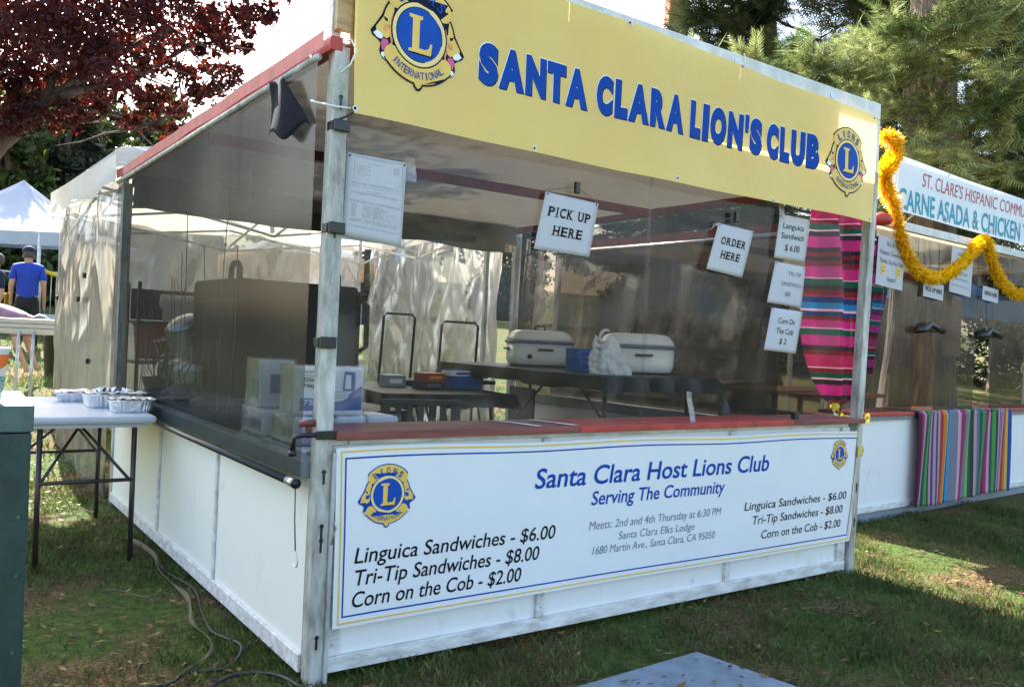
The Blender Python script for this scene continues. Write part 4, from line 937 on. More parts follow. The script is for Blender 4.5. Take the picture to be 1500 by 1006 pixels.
# napkin packs
def napkin(x, y, z, w_, d, h, label, front=True, rz=0):
    t = thing('napkin_pack', label, 'napkin pack', (x, y, z), rz, 'wrapped napkin packs on the shelf')
    obj('napkins', MB().box(0, w_, 0, d, 0, h), K['wrap'], t, bevel=.012)
    obj('wrapper', MB().grid(14, 10, lambda u, v: (-.004+u*(w_+.008), -.009-.007*abs(noise.noise(Vector((u*6, v*6, x*9+z)))), -.002+v*(h+.012))), K['wrapfilm'], t, True)
    obj('wrapper_fold', MB().grid(12, 12, lambda u, v: (-.006-.004*abs(noise.noise(Vector((u*5, v*5, 3+x*9)))), u*d, -.002+v*(h+.01))), K['wrapfilm'], t, True)
    if front:
        f = lambda X, Z: (X*w_, -.0035, Z*h)
        mb = MB(); mb.add([f(.08, .10), f(.97, .10), f(.97, .36), f(.08, .36)], [(0, 1, 2, 3)], 1); mb.add([f(.70, .36), f(.97, .36), f(.97, .62)], [(0, 1, 2)], 1)
        mb.add([f(.68, .52), f(.86, .50), f(.86, .90), f(.70, .92)], [(0, 1, 2, 3)], 1)
        f2 = lambda X, Z: (X*w_, -.0045, Z*h)
        mb.add([f2(.71, .56), f2(.80, .55), f2(.80, .84), f2(.72, .85)], [(0, 1, 2, 3)], 2)
        mb.add([f2(.60+.17*math.cos(a), .42+.13*math.sin(a)) for a in np.linspace(0, 2*PI, 17)[:-1]], [tuple(range(16))], 2)
        for q in (.36, .42, .48): mb.add([f2(.46, q), f2(.74, q), f2(.74, q+.012), f2(.46, q+.012)], [(0, 1, 2, 3)], 1)
        put(mb, text2d('simply', .12, .28, .885, .045, 0, .01), f2, 0); put(mb, text2d('1/8 Fold', .12, .28, .80, .03, 0, 0), f2, 3)
        put(mb, text2d('Disper', .12, .42, .70, .08, 0, .02), f2, 0); put(mb, text2d('Napkins', .12, .46, .58, .08, 0, .02), f2, 0)
        put(mb, text2d('750', .12, .34, .22, .11, 0, .02), f2, 2)
        obj('label_print', mb, [K['ink'], K['lblue'], K['wprint'], K['greyink']], t)
    else:
        obj('label_print', MB().box(w_*.3, w_*.8, -.0035, -.001, h*.3, h*.7), K['lblue'], t)
        obj('side_print', MB().box(-.0035, -.001, d*.08, d*.55, h*.2, h*.6), K['lblue'], t)
napkin(.075, .42, .905, .30, .14, .195, 'napkin pack with blue printed label, front of the upper row on the shelf')
napkin(.065, .80, .905, .16, .16, .205, 'napkin pack at the back of the upper row beside the food carrier', False)
napkin(.075, .40, .787, .17, .24, .112, 'left napkin pack in the lower row on the shelf', False)
napkin(.255, .40, .787, .13, .24, .112, 'middle napkin pack in the lower row on the shelf', False)
napkin(.395, .40, .787, .14, .24, .112, 'right napkin pack in the lower row on the shelf', False)
napkin(.06, .72, .787, .17, .26, .112, 'napkin pack at the back of the lower row on the shelf', False)

# roasters
def roaster(x, y, rz, label):
    t = thing('roaster_oven', label, 'roaster oven', (x, y, 1.058), rz, 'white roaster ovens on the tall black table')
    def rr(sx, sy, z, n=28, p=4):
        return [(sx*math.copysign(abs(math.cos(a))**(2/p), math.cos(a)), sy*math.copysign(abs(math.sin(a))**(2/p), math.sin(a)), z) for a in np.linspace(0, 2*PI, n+1)[:-1]]
    def loft(secs):
        mb = MB(); n = 28
        for s in secs: mb.v += rr(*s)
        for i in range(len(secs)-1):
            for k in range(n): mb.f.append((i*n+k, i*n+(k+1) % n, (i+1)*n+(k+1) % n, (i+1)*n+k)); mb.mi.append(0)
        mb.f.append(tuple(range(n))[::-1]); mb.f.append(tuple((len(secs)-1)*n+k for k in range(n))); mb.mi += [0, 0]; return mb
    obj('body', loft([(.215, .145, .006), (.235, .165, .02), (.245, .17, .05), (.248, .172, .17)]), K['enamel'], t, True)
    obj('base_ring', loft([(.22, .15, .0), (.23, .16, .004)]), K['black'], t)
    obj('rim', loft([(.255, .18, .171), (.260, .185, .175), (.260, .185, .190), (.252, .178, .194)]), K['greyink'], t, True)
    obj('lid', loft([(.250, .176, .195), (.245, .172, .215), (.215, .15, .255), (.19, .13, .268), (.15, .10, .274)]), K['enamel'], t, True)
    obj('lid_handle', MB().tube([(-.04, 0, .272), (-.038, 0, .30), (-.02, 0, .308), (.02, 0, .308), (.038, 0, .30), (.04, 0, .272)], .008, 6), K['black'], t, True)
    for s in (-1, 1): obj('side_handle', MB().box(-.06, .06, s*.19-.012, s*.19+.012, .12, .136), K['black'], t, bevel=.004)
    obj('side_handle', MB().box(.250, .272, -.06, .06, .12, .136), K['black'], t, bevel=.004); obj('side_handle', MB().box(-.272, -.250, -.06, .06, .12, .136), K['black'], t, bevel=.004)
    obj('dial', MB().tube([(-.12, -.172, .075), (-.12, -.19, .075)], .018, 14), K['black'], t, True)
roaster(2.82, 2.44, math.radians(-22), 'white roaster oven with a black lid handle, left one on the tall table')
roaster(2.95, 1.50, math.radians(-27), 'white roaster oven partly behind the plastic carrier bag')
# carrier bag
def bag():
    def f(u, v):
        a = u*2*PI; z = v*.215; r = .118*(1-.50*v**1.6)*(1+.30*noise.noise(Vector((math.cos(a)*2, math.sin(a)*2, v*3)))+.30*(.5-abs(noise.noise(Vector((math.cos(a)*4+3, math.sin(a)*4, v*5)))))+.04*math.sin(a*9+v*8))
        return (r*math.cos(a)*1.15+.05*v*-1, r*math.sin(a)*.8, z+(.03*math.sin(a*3) if v > .8 else 0))
    t = thing('carrier_bag', 'crumpled white plastic carrier bag on the tall table before the right roaster', 'bag', (2.47, 1.22, 1.058))
    obj('bag_body', MB().grid(90, 44, f), K['bag'], t, True)
    for s in (-1, 1): obj('bag_handle', MB().grid(8, 3, lambda u, v: (-.05+.055*math.cos(PI*u)+s*.02, s*.03+.012*v, .20+.075*math.sin(PI*u)+.012*v)), K['bag'], t, True)
bag()
def carton(x, y, z, a, b, c, m_, label, rz=0, m2='wprint'):
    t = thing('carton', label, 'carton', (x, y, z), rz); obj('box', MB().box(-a/2, a/2, -b/2, b/2, 0, c), K[m_], t, bevel=.003)
    obj('printed_panel', MB().box(-a*.3, a*.3, -b/2-.002, -b/2-.0005, c*.3, c*.7), K[m2], t); obj('lid_flap', MB().box(-a/2, a/2, -b/2, b/2, c+.0005, c+.004), K[m2 if m_ != 'blue_box' else 'blue_box'], t)
carton(2.52, 1.60, 1.058, .14, .12, .075, 'blue_box', 'lower blue carton beside the carrier bag', .2, 'lblue')
carton(2.53, 1.61, 1.138, .14, .12, .070, 'blue_box', 'upper blue carton stacked beside the carrier bag', .1, 'lblue')
carton(1.95, 2.62, .868, .20, .14, .05, 'grey_box', 'dark flat carton under the red one on the low table', .1, 'greyink')
carton(1.96, 2.62, .923, .19, .14, .055, 'maroon', 'red and orange flat carton on the low table', .15, 'orange_print')
carton(1.78, 2.86, .868, .16, .14, .08, 'faint', 'grey carton at the left end of the low table', -.1)
carton(2.24, 2.62, .868, .26, .18, .09, 'blue_box', 'blue carton under the white pack on the low table', .1, 'lblue')
carton(2.21, 2.62, .963, .24, .12, .04, 'wrap', 'white and blue soft pack lying on the low table', .12, 'lblue')

# tall black folding frames and slatted chair
def foldchair(x, y, rz, label, h=1.42, w_=.30):
    t = thing('folding_chair', label, 'chair', (x, y, 0), rz, 'tall black folding chairs behind the tables')
    obj('back_frame', MB().tube([(-w_/2, .10, .0), (-w_/2, 0, h-.03), (-w_/2+.03, 0, h), (w_/2-.03, 0, h), (w_/2, 0, h-.03), (w_/2, .10, .0)], .011, 8), K['black_metal'], t, True)
    obj('seat', MB().box(-w_/2, w_/2, -.36, -.01, .88, .91), K['black'], t, bevel=.008)
    for s in (-1, 1): obj('leg', MB().tube([(s*(w_/2-.01), -.34, 0), (s*(w_/2-.02), -.02, .88)], .010, 6), K['black_metal'], t, True)
    obj('footrest', MB().tube([(-w_/2, -.26, .30), (w_/2, -.26, .30)], .009, 6), K['black_metal'], t, True)
foldchair(2.05, 3.30, .1, 'tall black folding chair just right of the charcoal food carrier'); foldchair(2.60, 3.26, -.1, 'tall black folding chair between the low table and the left roaster', 1.38, .34)
def slat(x, y, rz):
    t = thing('slatted_chair', 'black slat backed chair close behind the counter', 'chair', (x, y, 0), rz)
    obj('top_rail', MB().box(-.24, .24, -.012, .012, .855, .885), K['black'], t, bevel=.004)
    for i in range(7): obj('slat', MB().box(-.20+i*.066-.016, -.20+i*.066+.016, -.008, .008, .46, .854), K['black'], t)
    obj('seat', MB().box(-.24, .24, .0, .44, .42, .455), K['black'], t, bevel=.006)
    for sx in (-.22, .22):
        obj('leg', MB().box(sx-.014, sx+.014, -.013, .013, 0, .854), K['black'], t); obj('leg', MB().box(sx-.014, sx+.014, .40, .428, 0, .418), K['black'], t)
slat(1.22, 1.42, math.radians(-12))

# left rear clutter behind the side curtain
t = thing('prep_table', 'grey prep table inside the left rear of the booth', 'table', (.45, 3.12, 0))
obj('tabletop', MB().box(-.38, .32, -.24, .34, .77, .80), K['tabletop'], t, bevel=.004)
for sx in (-.33, .28):
    for sy in (-.2, .3): obj('leg', MB().box(sx-.015, sx+.015, sy-.015, sy+.015, 0, .769), K['galv'], t)
def cyl(name, label, cat, x, y, z, prof, m_, sub=None, n=24):
    t = thing(name, label, cat, (x, y, z)); obj('body', MB().lathe((0, 0, 0), prof, n), K[m_], t, True)
    if sub: sub(t)
    return t
cyl('red_tub', 'red plastic tub at the back left behind the smoky curtain', 'tub', .40, 4.15, .98, [(.13, 0), (.15, .01), (.17, .26), (.175, .27), (.16, .27), (.15, .02)], 'maroon', lambda t: obj('rim', MB().lathe((0, 0, .255), [(.172, 0), (.185, .004), (.185, .018), (.172, .022)], 24, cap=False), K['maroon'], t, True))
t = thing('stock_rack', 'dark wire rack behind the left side holding the red tub and towel roll', 'rack', (.50, 4.15, 0))
for z in (.55, .965, 1.27): obj('rack_shelf', MB().box(-.28, .28, -.2, .2, z-.02, z), K['black'], t)
for sx in (-.28, .28):
    for sy in (-.2, .2): obj('upright', MB().box(sx-.012, sx+.012, sy-.012, sy+.012, 0, 1.56), K['black'], t)
obj('back_board', MB().box(-.26, .26, .19, .195, 1.28, 1.52), K['grey_box'], t)
t = thing('towel_roll', 'pale paper towel roll hanging on the dark rack', 'towel roll', (.48, 3.93, 1.42))
obj('roll', MB().tube([(-.11, 0, 0), (.15, 0, 0)], .055, 20), K['towel'], t, True); obj('loose_sheet', MB().grid(6, 6, lambda u, v: (-.11+u*.25, -.057+.01*math.sin(v*3), -v*.15)), K['towel'], t, True)
t = thing('steel_kettle', 'large tilted steel pot with a spout and lid behind the curtain', 'pot', (.42, 3.30, 1.17)); 
obj('body', MB().lathe((0, 0, 0), [(.08, -.13), (.13, -.12), (.145, .02), (.13, .09), (.135, .10)], 24), K['steel'], t, True)
obj('handle', MB().tube([(-.12, 0, .05), (-.22, 0, .08), (-.24, 0, -.03), (-.14, 0, -.06)], .012, 8), K['steel'], t, True)
obj('lid', MB().lathe((0, 0, .10), [(.135, 0), (.10, .03), (.02, .045)], 24), K['steel'], t, True); t.rotation_euler = (.3, -.5, 0)
cyl('white_tub', 'white lidded tub left of the second cream tub inside the left side', 'tub', .26, 3.02, .802, [(.09, 0), (.105, .16), (.11, .17), (.10, .18)], 'cream_tub', lambda t: obj('lid', MB().lathe((0, 0, .182), [(.112, 0), (.112, .015), (.10, .02)], 24), K['wprint'], t, True))
cyl('cream_tub', 'cream tub with a white lid right beside the charcoal food carrier', 'tub', .24, 2.60, .802, [(.075, 0), (.085, .15), (.09, .16)], 'cream_tub', lambda t: obj('lid', MB().lathe((0, 0, .162), [(.092, 0), (.092, .02), (.08, .026), (.06, .045)], 24), K['wprint'], t, True))
def basket():
    t = thing('dark_basket', 'dark open basket with a hoop handle just inside the left curtain', 'basket', (.15, 2.86, .802))
    obj('body', MB().lathe((0, 0, 0), [(.09, 0), (.12, .10), (.125, .11), (.118, .11), (.085, .01)], 20), K['grey_box'], t, True)
    obj('handle', MB().tube([(.0, .12*math.cos(a), .10+.11*math.sin(a)) for a in np.linspace(0, PI, 12)], .006, 6), K['black'], t, True)
basket()
def sack(x, y, z, label, s=1.):
    t = thing('plastic_bundle', label, 'bundle', (x, y, z))
    obj('bundle', MB().grid(30, 14, lambda u, v: ((.16*s*math.cos(2*PI*u))*math.sin(PI*(.1+.88*v))*(1+.3*noise.noise(Vector((u*8, v*4, x)))), .11*s*math.sin(2*PI*u)*math.sin(PI*(.1+.88*v)), .12*s*v*(1+.3*noise.noise(Vector((u*6, 0, 2)))))), K['wrapfilm'], t, True)
    obj('contents', MB().lathe((0, 0, 0.01), [(.10*s, 0), (.12*s, .03*s), (.08*s, .08*s)], 16), K['grey_box'], t, True)
sack(.17, 2.25, .802, 'clear plastic bundle in front of the food carrier'); sack(.16, 1.75, .80, 'second clear plastic bundle nearer the corner post', .8)
t = thing('side_ledge', 'narrow ledge inside the left wall carrying tubs and cords', 'shelf', (0, 0, 0)); obj('shelf_top', MB().box(.06, .34, 1.10, 2.87, .77, .80), K['black_cloth'], t); 
for y in (1.2, 2.0, 2.8): obj('leg', MB().box(.08, .11, y-.015, y+.015, 0, .769), K['galv'], t)
t = thing('cooler_box', 'pale blue cooler under the tall roaster table', 'cooler', (2.6, 1.75, 0)); obj('body', MB().box(-.3, .3, -.25, .3, .0, .55), K['grey_rail'], t, bevel=.02); obj('lid', MB().box(-.31, .31, -.26, .31, .552, .62), K['tabletop'], t, bevel=.015)
t = thing('sheet_bundle', 'loose clear plastic sheeting heaped under the low table', 'plastic sheet', (1.9, 2.6, 0)); obj('sheet', MB().grid(30, 20, lambda u, v: (-.5+u*1.0+.05*math.sin(v*9), -.4+.25*math.sin(u*7)*v, .02+.6*v*(.6+.4*noise.noise(Vector((u*4, v*3, 2)))))), K['film_crumple'], t, True)
cyl('black_bottle', 'dark squeeze bottle standing on the right of the counter', 'bottle', 2.62, .42, .80, [(.025, 0), (.03, .01), (.03, .12), (.012, .16), (.008, .19)], 'black')
t = thing('folded_papers', 'white papers lying on the inner ledge near the right end', 'papers', (2.85, .62, .80)); obj('sheet', MB().box(-.22, .2, -.1, .1, .002, .012), K['paper'], t); obj('blue_corner', MB().box(.10, .18, -.05, .05, .0125, .03), K['blue_ribbon'], t)
t = thing('inner_ledge', 'inner plank ledge along the front behind the right part of the counter', 'shelf', (0, 0, 0)); obj('plank', MB().box(2.2, 3.25, .30, .78, .77, .80), K['grey_rail'], t); 
for x in (2.25, 3.2): obj('leg', MB().box(x-.015, x+.015, .5, .53, 0, .769), K['galv'], t)
# right side chair
t = thing('patio_chair', 'dark patio chair inside the right side wall', 'chair', (3.0, 2.6, 0), 1.4)
obj('seat', MB().box(-.22, .22, -.2, .2, .42, .45), K['black'], t, bevel=.006); obj('backrest', MB().box(-.22, .22, .18, .2, .5, .88), K['black'], t, bevel=.006)
for sx in (-.2, .2):
    for sy in (-.18, .18): obj('leg', MB().tube([(sx, sy, 0), (sx, sy, .42)], .011, 6), K['black_metal'], t)

# ================================================================== POP-UP CANOPY BEHIND
pop = thing('popup_canopy', 'white pop-up canopy with a metal truss joined to the back of the lion booth', 'canopy', (0, 0, 0))
X0, X1, Y0, Y1 = .0, 3.15, 3.62, 6.4
EZ = 2.30
def corner(x, y): return Vector((x, y, 0))
for x in (X0+.04, X1-.04):
    for y in (Y0+.05, Y1-.04): obj('leg', MB().bar((x, y, gh(x, y)), (x, y, EZ+.05), .035, .035), K['galv'], pop)
def truss(a, b, n, z0=2.06, z1=2.28):
    a, b = Vector(a), Vector(b)
    for i in range(n):
        p, q = a.lerp(b, i/n), a.lerp(b, (i+1)/n); mb = MB()
        mb.bar((p.x, p.y, z0), (q.x, q.y, z1), .012, .022); off = (b-a).normalized().cross(Vector((0, 0, 1)))*.026
        mb.bar((p.x+off.x, p.y+off.y, z1), (q.x+off.x, q.y+off.y, z0), .012, .022); obj('truss_bar', mb, K['galv'], pop)
truss((X0+.04, Y0+.05, 0), (X1-.04, Y0+.05, 0), 2); truss((X0+.04, Y1-.04, 0), (X1-.04, Y1-.04, 0), 2)
truss((X0+.04, Y0+.05, 0), (X0+.04, Y1-.04, 0), 2); truss((X1-.04, Y0+.05, 0), (X1-.04, Y1-.04, 0), 2)
mx, my = (X0+X1)/2, (Y0+Y1)/2
truss((mx, Y0+.05, 0), (mx, Y1-.04, 0), 2, 2.12, 2.38); truss((X0+.04, my, 0), (X1-.04, my, 0), 2, 2.12, 2.38)
obj('centre_pole', MB().bar((mx, my, 2.15), (mx, my, 2.98), .035), K['barrier'], pop)
for x, y in ((X0, Y0), (X1, Y0), (X0, Y1), (X1, Y1)): obj('rafter', MB().bar((x+.02*(1 if x == X0 else -1), y, EZ+.06), (mx, my, 2.95), .025), K['barrier'], pop)
def roofp(u, v):
    x = X0-.02+u*(X1-X0+.04); y = Y0-.05+v*(Y1-Y0+.1); m_ = max(abs(u-.5), abs(v-.5))*2
    return (x, y, EZ+.16+(1-m_)*.55-.08*math.sin(PI*m_)*0+.06*(v)-.10*(1-m_)*m_)
obj('canopy_roof', MB().grid(32, 32, roofp), K['popup'], pop, True)
def valance(a, b, za, zb, drop):
    a, b = Vector(a), Vector(b); nrm = (b-a).normalized().cross(Vector((0, 0, 1)))
    return MB().grid(40, 6, lambda u, v: tuple(a.lerp(b, u)+nrm*(.02*math.sin(u*16)*v+.01*noise.noise(Vector((u*9, v*2, 1))))+Vector((0, 0, za+(zb-za)*u-v*(drop+.02*math.sin(u*11))))))
obj('valance', valance((X0-.10, Y1+.02, 0), (X0-.09, Y0-.28, 0), EZ+.16, EZ+.06, .20), K['popup'], pop, True)
obj('valance', valance((X1+.03, Y1, 0), (X0, Y1+.03, 0), EZ+.16, EZ+.16, .24), K['popup'], pop, True)
obj('valance', valance((X1+.03, Y0-.03, 0), (X1+.03, Y1, 0), EZ+.14, EZ+.16, .24), K['popup'], pop, True)
def crumple(a, b, z0, z1, amp, seed, bulge=0):
    """creased hanging sheet: sharp ridges crossing each other over soft hanging folds"""
    a, b = Vector((*a, 0)), Vector((*b, 0)); nrm = (b-a).normalized().cross(Vector((0, 0, 1))); L = (b-a).length
    rg = lambda x, y, s_: 1-2*abs(noise.noise(Vector((x, y, s_))))
    def f(u, v):
        U, V = u*L, v*(z1-z0)
        q = .9*noise.noise(Vector((U*1.9, V*.4, seed)))+.34*rg(U*2.4+V*.9, V*.7-U*.5, seed+3)+.17*rg(U*4.6-V*1.9, V*1.0+U*.9, seed+6)+.05*rg(U*9+V*3, V*3, seed+9)
        return tuple(a.lerp(b, u)+nrm*(amp*q+bulge*math.sin(PI*v))+Vector((0, 0, z0+(z1-z0)*v+.03*math.sin(u*13)*(1-v))))
    return f
tag(obj('plastic_wall', MB().grid(150, 110, crumple((.02, 6.42), (.02, 3.55), .02, 2.24, .09, 2, .02)), K['tarp_silver'], None, True), 'crumpled silvery plastic wall hanging from the left edge of the pop-up canopy', 'plastic wall')
tag(obj('plastic_wall', MB().grid(170, 110, crumple((3.15, 6.45), (.0, 6.45), .15, 2.28, .12, 15)), K['tarp_silver'], None, True), 'crumpled silvery plastic wall across the back of the pop-up canopy', 'plastic wall')
tag(obj('plastic_wall', MB().grid(150, 110, crumple((3.2, 3.6), (3.2, 6.4), .05, 2.28, .12, 25)), K['tarp_silver'], None, True), 'crumpled silvery plastic wall down the right side of the pop-up canopy', 'plastic wall')
tag(obj('plastic_drape', MB().grid(40, 80, crumple((3.42, 3.3), (3.9, 3.9), .05, 2.2, .10, 35)), K['film_crumple'], None, True), 'strip of crumpled plastic hanging at the back right corner of the lion booth', 'plastic sheet')
for i_, (y_, z_) in enumerate(((5.9, 1.45), (4.75, 1.42), (4.5, 1.6), (4.2, .95))):
    tag(obj('wall_clip', MB().box(-.085, -.06, y_-.02, y_+.02, z_-.02, z_+.02), K['black'], None, bevel=.003), ['black clip high on the far end of the left plastic wall', 'black clip halfway along the left plastic wall', 'uppermost black clip on the left plastic wall', 'lowest black clip on the left plastic wall'][i_], 'clip')

# things behind, seen through the plastic
def umbrella():
    c = spot(425, 385, 12); g0 = gh(c.x, c.y)
    t = thing('market_canopy', 'orange sided canopy with a white top seen through the plastic behind the food carrier', 'canopy', (c.x, c.y, g0))
    zc = c.z-g0
    obj('canopy_top', MB().add([(-.75, -.75, zc+.08), (.75, -.75, zc+.08), (.75, .75, zc+.08), (-.75, .75, zc+.08), (0, 0, zc+.45)], [(0, 1, 4), (1, 2, 4), (2, 3, 4), (3, 0, 4)]), K['tentw'], t, solid=.01)
    obj('canopy_skirt', MB().grid(24, 3, lambda u, v: (-.76+u*1.52, -.77+.02*math.sin(u*30), zc+.08-v*.32)), K['orange_canopy'], t, True, solid=.006)
    obj('canopy_skirt', MB().grid(24, 3, lambda u, v: (-.77, -.76+u*1.52, zc+.08-v*.32)), K['orange_canopy'], t, True, solid=.006)
    for x in (-.7, .7):
        for y in (-.7, .7): obj('leg', MB().bar((x, y, 0), (x, y, zc+.08), .03), K['barrier'], t)
umbrella()

# ================================================================== LEFT: table, trays, box, cup
def fold_table():
    t = thing('folding_table', 'grey plastic folding table with foil trays standing by the booth side panel', 'table', (-.44, 2.60, 0), math.radians(-1.5))
    top = MB().box(-.38, .37, -.68, .62, .722, .762); obj('tabletop', top, K['tabletop'], t, bevel=.016)
    obj('apron', MB().box(-.34, .33, -.64, .58, .700, .7215), K['tabletop'], t)
    for y in (-.66, .50):
        for x in (-.17, .265): obj('leg', MB().tube([(x, y, 0), (x, y*.98, .70)], .0135, 10), K['brown_leg'], t, True)
        obj('crossbar', MB().tube([(-.17, y, .43), (.265, y, .43)], .010, 8), K['brown_leg'], t, True)
    for y, s in ((-.62, 1), (.46, -1)):
        for x in (-.155, .25): obj('brace', MB().tube([(x, y, .43), (.05, y+s*.30, .68)], .008, 8), K['brown_leg'], t, True)
    obj('centre_brace', MB().tube([(-.3, .05, .66), (.3, .05, .66)], .010, 8), K['brown_leg'], t, True)
fold_table()
def tray(x, y, w_, d, h, label, rz=0, food=False):
    t = thing('foil_tray', label, 'foil tray', (x, y, .7635), rz, 'foil trays on the grey folding table')
    N = 72; mb = MB()
    def ring(sx, sy, z, rip):
        out = []
        for k in range(N):
            a = 2*PI*k/N; p = 5; q = 1+(rip if k % 2 else -rip)
            out.append((sx*q*math.copysign(abs(math.cos(a))**(2/p), math.cos(a)), sy*q*math.copysign(abs(math.sin(a))**(2/p), math.sin(a)), z))
        return out
    secs = [ring(w_*.42, d*.42, 0, .0), ring(w_*.43, d*.43, .003, .012), ring(w_*.47, d*.47, h*.9, .012), ring(w_*.485, d*.485, h, 0), ring(w_*.52, d*.52, h+.002, 0), ring(w_*.52, d*.52, h-.003, 0)]
    for s in secs: mb.v += s
    for i in range(len(secs)-1):
        for k in range(N): mb.f.append((i*N+k, i*N+(k+1) % N, (i+1)*N+(k+1) % N, (i+1)*N+k)); mb.mi.append(0)
    mb.f.append(tuple(range(N))[::-1]); mb.mi.append(0)
    obj('pan', mb, K['foil'], t)
    obj('lid', MB().grid(26, 20, lambda u, v: ((u-.5)*w_*.98, (v-.5)*d*.98, h+.002+.010*noise.noise(Vector((u*9, v*9, x*5)))+.006*noise.noise(Vector((u*22, v*22, x*5)))+.006)), K['foil_lid'], t, True)
    if food:
        f = MB()
        for i in range(70):
            a, b = random.uniform(-.33, .33)*w_, random.uniform(-.3, .3)*d; s = random.uniform(.006, .014); mi = random.choice((0, 0, 1, 2))
            M_ = Matrix.Translation((a, b, h+.014+random.uniform(0, .012))) @ Matrix.Rotation(random.uniform(0, 3), 4, Vector((random.random(), random.random(), random.random())).normalized())
            f.box(-s, s, -s*.6, s*.6, -s*.3, s*.3, mi, M_)
        obj('food_scraps', f, [K['wprint'], K['leafy'], K['gold_pale']], t)
tray(-.20, 2.50, .32, .25, .074, 'large foil tray with food scraps on its crumpled lid', .05, True)
tray(-.30, 2.90, .30, .22, .050, 'foil tray at the back of the table behind the food tray', -.1)
tray(-.17, 2.17, .23, .17, .064, 'small covered foil tray nearest the front edge of the table', -.05)

def green_box():
    c = Vector((-.95, -.66, 0))   # its right front corner
    t = thing('green_box', 'dark green metal cabinet cut by the left edge of the photo', 'metal cabinet', (c.x, c.y, 0), math.radians(-2))
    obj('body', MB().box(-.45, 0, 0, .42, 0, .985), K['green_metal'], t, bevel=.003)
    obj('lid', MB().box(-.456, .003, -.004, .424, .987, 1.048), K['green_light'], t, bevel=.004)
    for z in (1.0, .80, .67, .5): obj('rivet', MB().tube([(-.02, -.001, z if z < .98 else 1.0), (-.02, -.007, z if z < .98 else 1.0)], .004, 8), K['green_light'], t)
green_box()
def cup():
    p = Vector((-1.035, -.60, 1.0495)); t = thing('paper_cup', 'white paper cup with orange panel and green round mark on the green cabinet', 'cup', tuple(p))
    obj('cup_wall', MB().lathe((0, 0, 0), [(.026, 0), (.0275, .001), (.041, .118), (.043, .120), (.043, .123), (.040, .123), (.0385, .118), (.026, .004)], 40), K['cup'], t, True)
    R_ = lambda z: .0277+(.041-.0277)*z/.118
    def wrap(pts, lift, mi, mb): # pts (angle,z)
        mb.add([((R_(z)+lift)*math.cos(a), (R_(z)+lift)*math.sin(a), z) for a, z in pts], [tuple(range(len(pts)))], mi)
    fa = -.12
    mb = MB()
    for i in range(10):
        a0, a1 = fa-1.1+i*.16, fa-1.1+(i+1)*.16; z0, z1 = .070+i*.0030, .070+(i+1)*.0030
        wrap([(a0, z0 if i > 2 else z0), (a1, z1), (a1, .108), (a0, .108)][::1], .0006, 0, mb)
    obj('orange_panel', mb, K['cup_orange'], t)
    mb = MB(); cz, ca = .042, fa-.55
    pts = [(ca+.55*math.cos(q), cz+.017*math.sin(q)) for q in np.linspace(0, 2*PI, 25)[:-1]]; wrap(pts, .0008, 0, mb)
    pts = [(ca+.40*math.cos(q), cz+.0125*math.sin(q)) for q in np.linspace(0, 2*PI, 25)[:-1]]; wrap(pts, .0012, 1, mb)
    pts = [(ca+.35*math.cos(q), cz+.011*math.sin(q)) for q in np.linspace(0, 2*PI, 25)[:-1]]; wrap(pts, .0016, 0, mb)
    for k in (-2, -1, 0, 1, 2): wrap([(ca+k*.11-.02, cz-.008), (ca+k*.11+.02, cz-.008), (ca+k*.10+.03, cz+.007), (ca+k*.10, cz+.007)], .0020, 1, mb)
    obj('round_mark', mb, [K['cup_green'], K['wprint']], t)
cup()

# ground board, cables, strap
t = thing('ground_board', 'blue grey painted board lying on the grass in front of the booth', 'board', (1.47, -.477, 0))
gb_ = MB(); a, b, c_ = Vector((0, 0, 0)), Vector((-.80, -.04, 0)), Vector((.14, -1.0, 0)); d_ = b+c_
Z = Vector((0, 0, .018)); gb_.add([a, b, d_, c_, a+Z, b+Z, d_+Z, c_+Z], [(0, 1, 2, 3), (7, 6, 5, 4), (0, 4, 5, 1), (1, 5, 6, 2), (2, 6, 7, 3), (3, 7, 4, 0)])
o = obj('board_panel', gb_, K['mat'], t, bevel=.003)
tag(ribbon_path('power_cable', [(-.06, 2.0, .02), (-.09, 1.6, .015), (-.05, 1.25, .02), (-.11, .9, .015), (-.14, .62, .02), (-.10, .40, .03), (-.20, .25, .015), (-.34, .26, .02), (-.42, .20, .015), (-.62, .22, .02)], .006, 'rubber', n=8), 'black power cable snaking along the foot of the side panel', 'cable')
tag(ribbon_path('power_cable', [(-.30, .10, .02), (-.20, .16, .02), (-.10, .12, .02), (-.05, .02, .02), (-.03, -.14, .015)], .007, 'rubber', n=8), 'short loop of black cable near the corner post foot', 'cable')
def strapf(u, v):
    p = [Vector((-.12, 2.35, 0)), Vector((-.08, 1.9, 0)), Vector((-.13, 1.55, 0)), Vector((-.12, 1.1, 0)), Vector((-.19, .75, 0)), Vector((-.20, .42, 0)), Vector((-.36, .22, 0))]
    p = cat(p); s = u*(len(p)-1); k = min(int(s), len(p)-2); q = p[k].lerp(p[k+1], s-k); tw = math.sin(u*14)
    return (q.x+(v-.5)*.02*math.cos(tw), q.y+(v-.5)*.008, .022+(v-.5)*.03*math.sin(tw)+.012)
tag(obj('tan_strap', MB().grid(90, 2, strapf), K['strap'], None, True, solid=.002), 'dirty tan webbing strap lying twisted beside the side panel', 'strap')
for i, (x, y, lb) in enumerate(((-.42, 1.35, 'thin dead twig on the shaded grass left of the booth'), (-.3, 3.3, 'bent dead twig in the sunny patch behind the folding table'), (2.35, -.35, 'small twig on the grass in front of the menu banner'))):
    tag(ribbon_path('twig', [(x, y, .03), (x+.07, y-.05, .035), (x+.12, y-.14, .03), (x+.16, y-.2, .035)], .0035, 'strap', n=5), lb, 'twig')

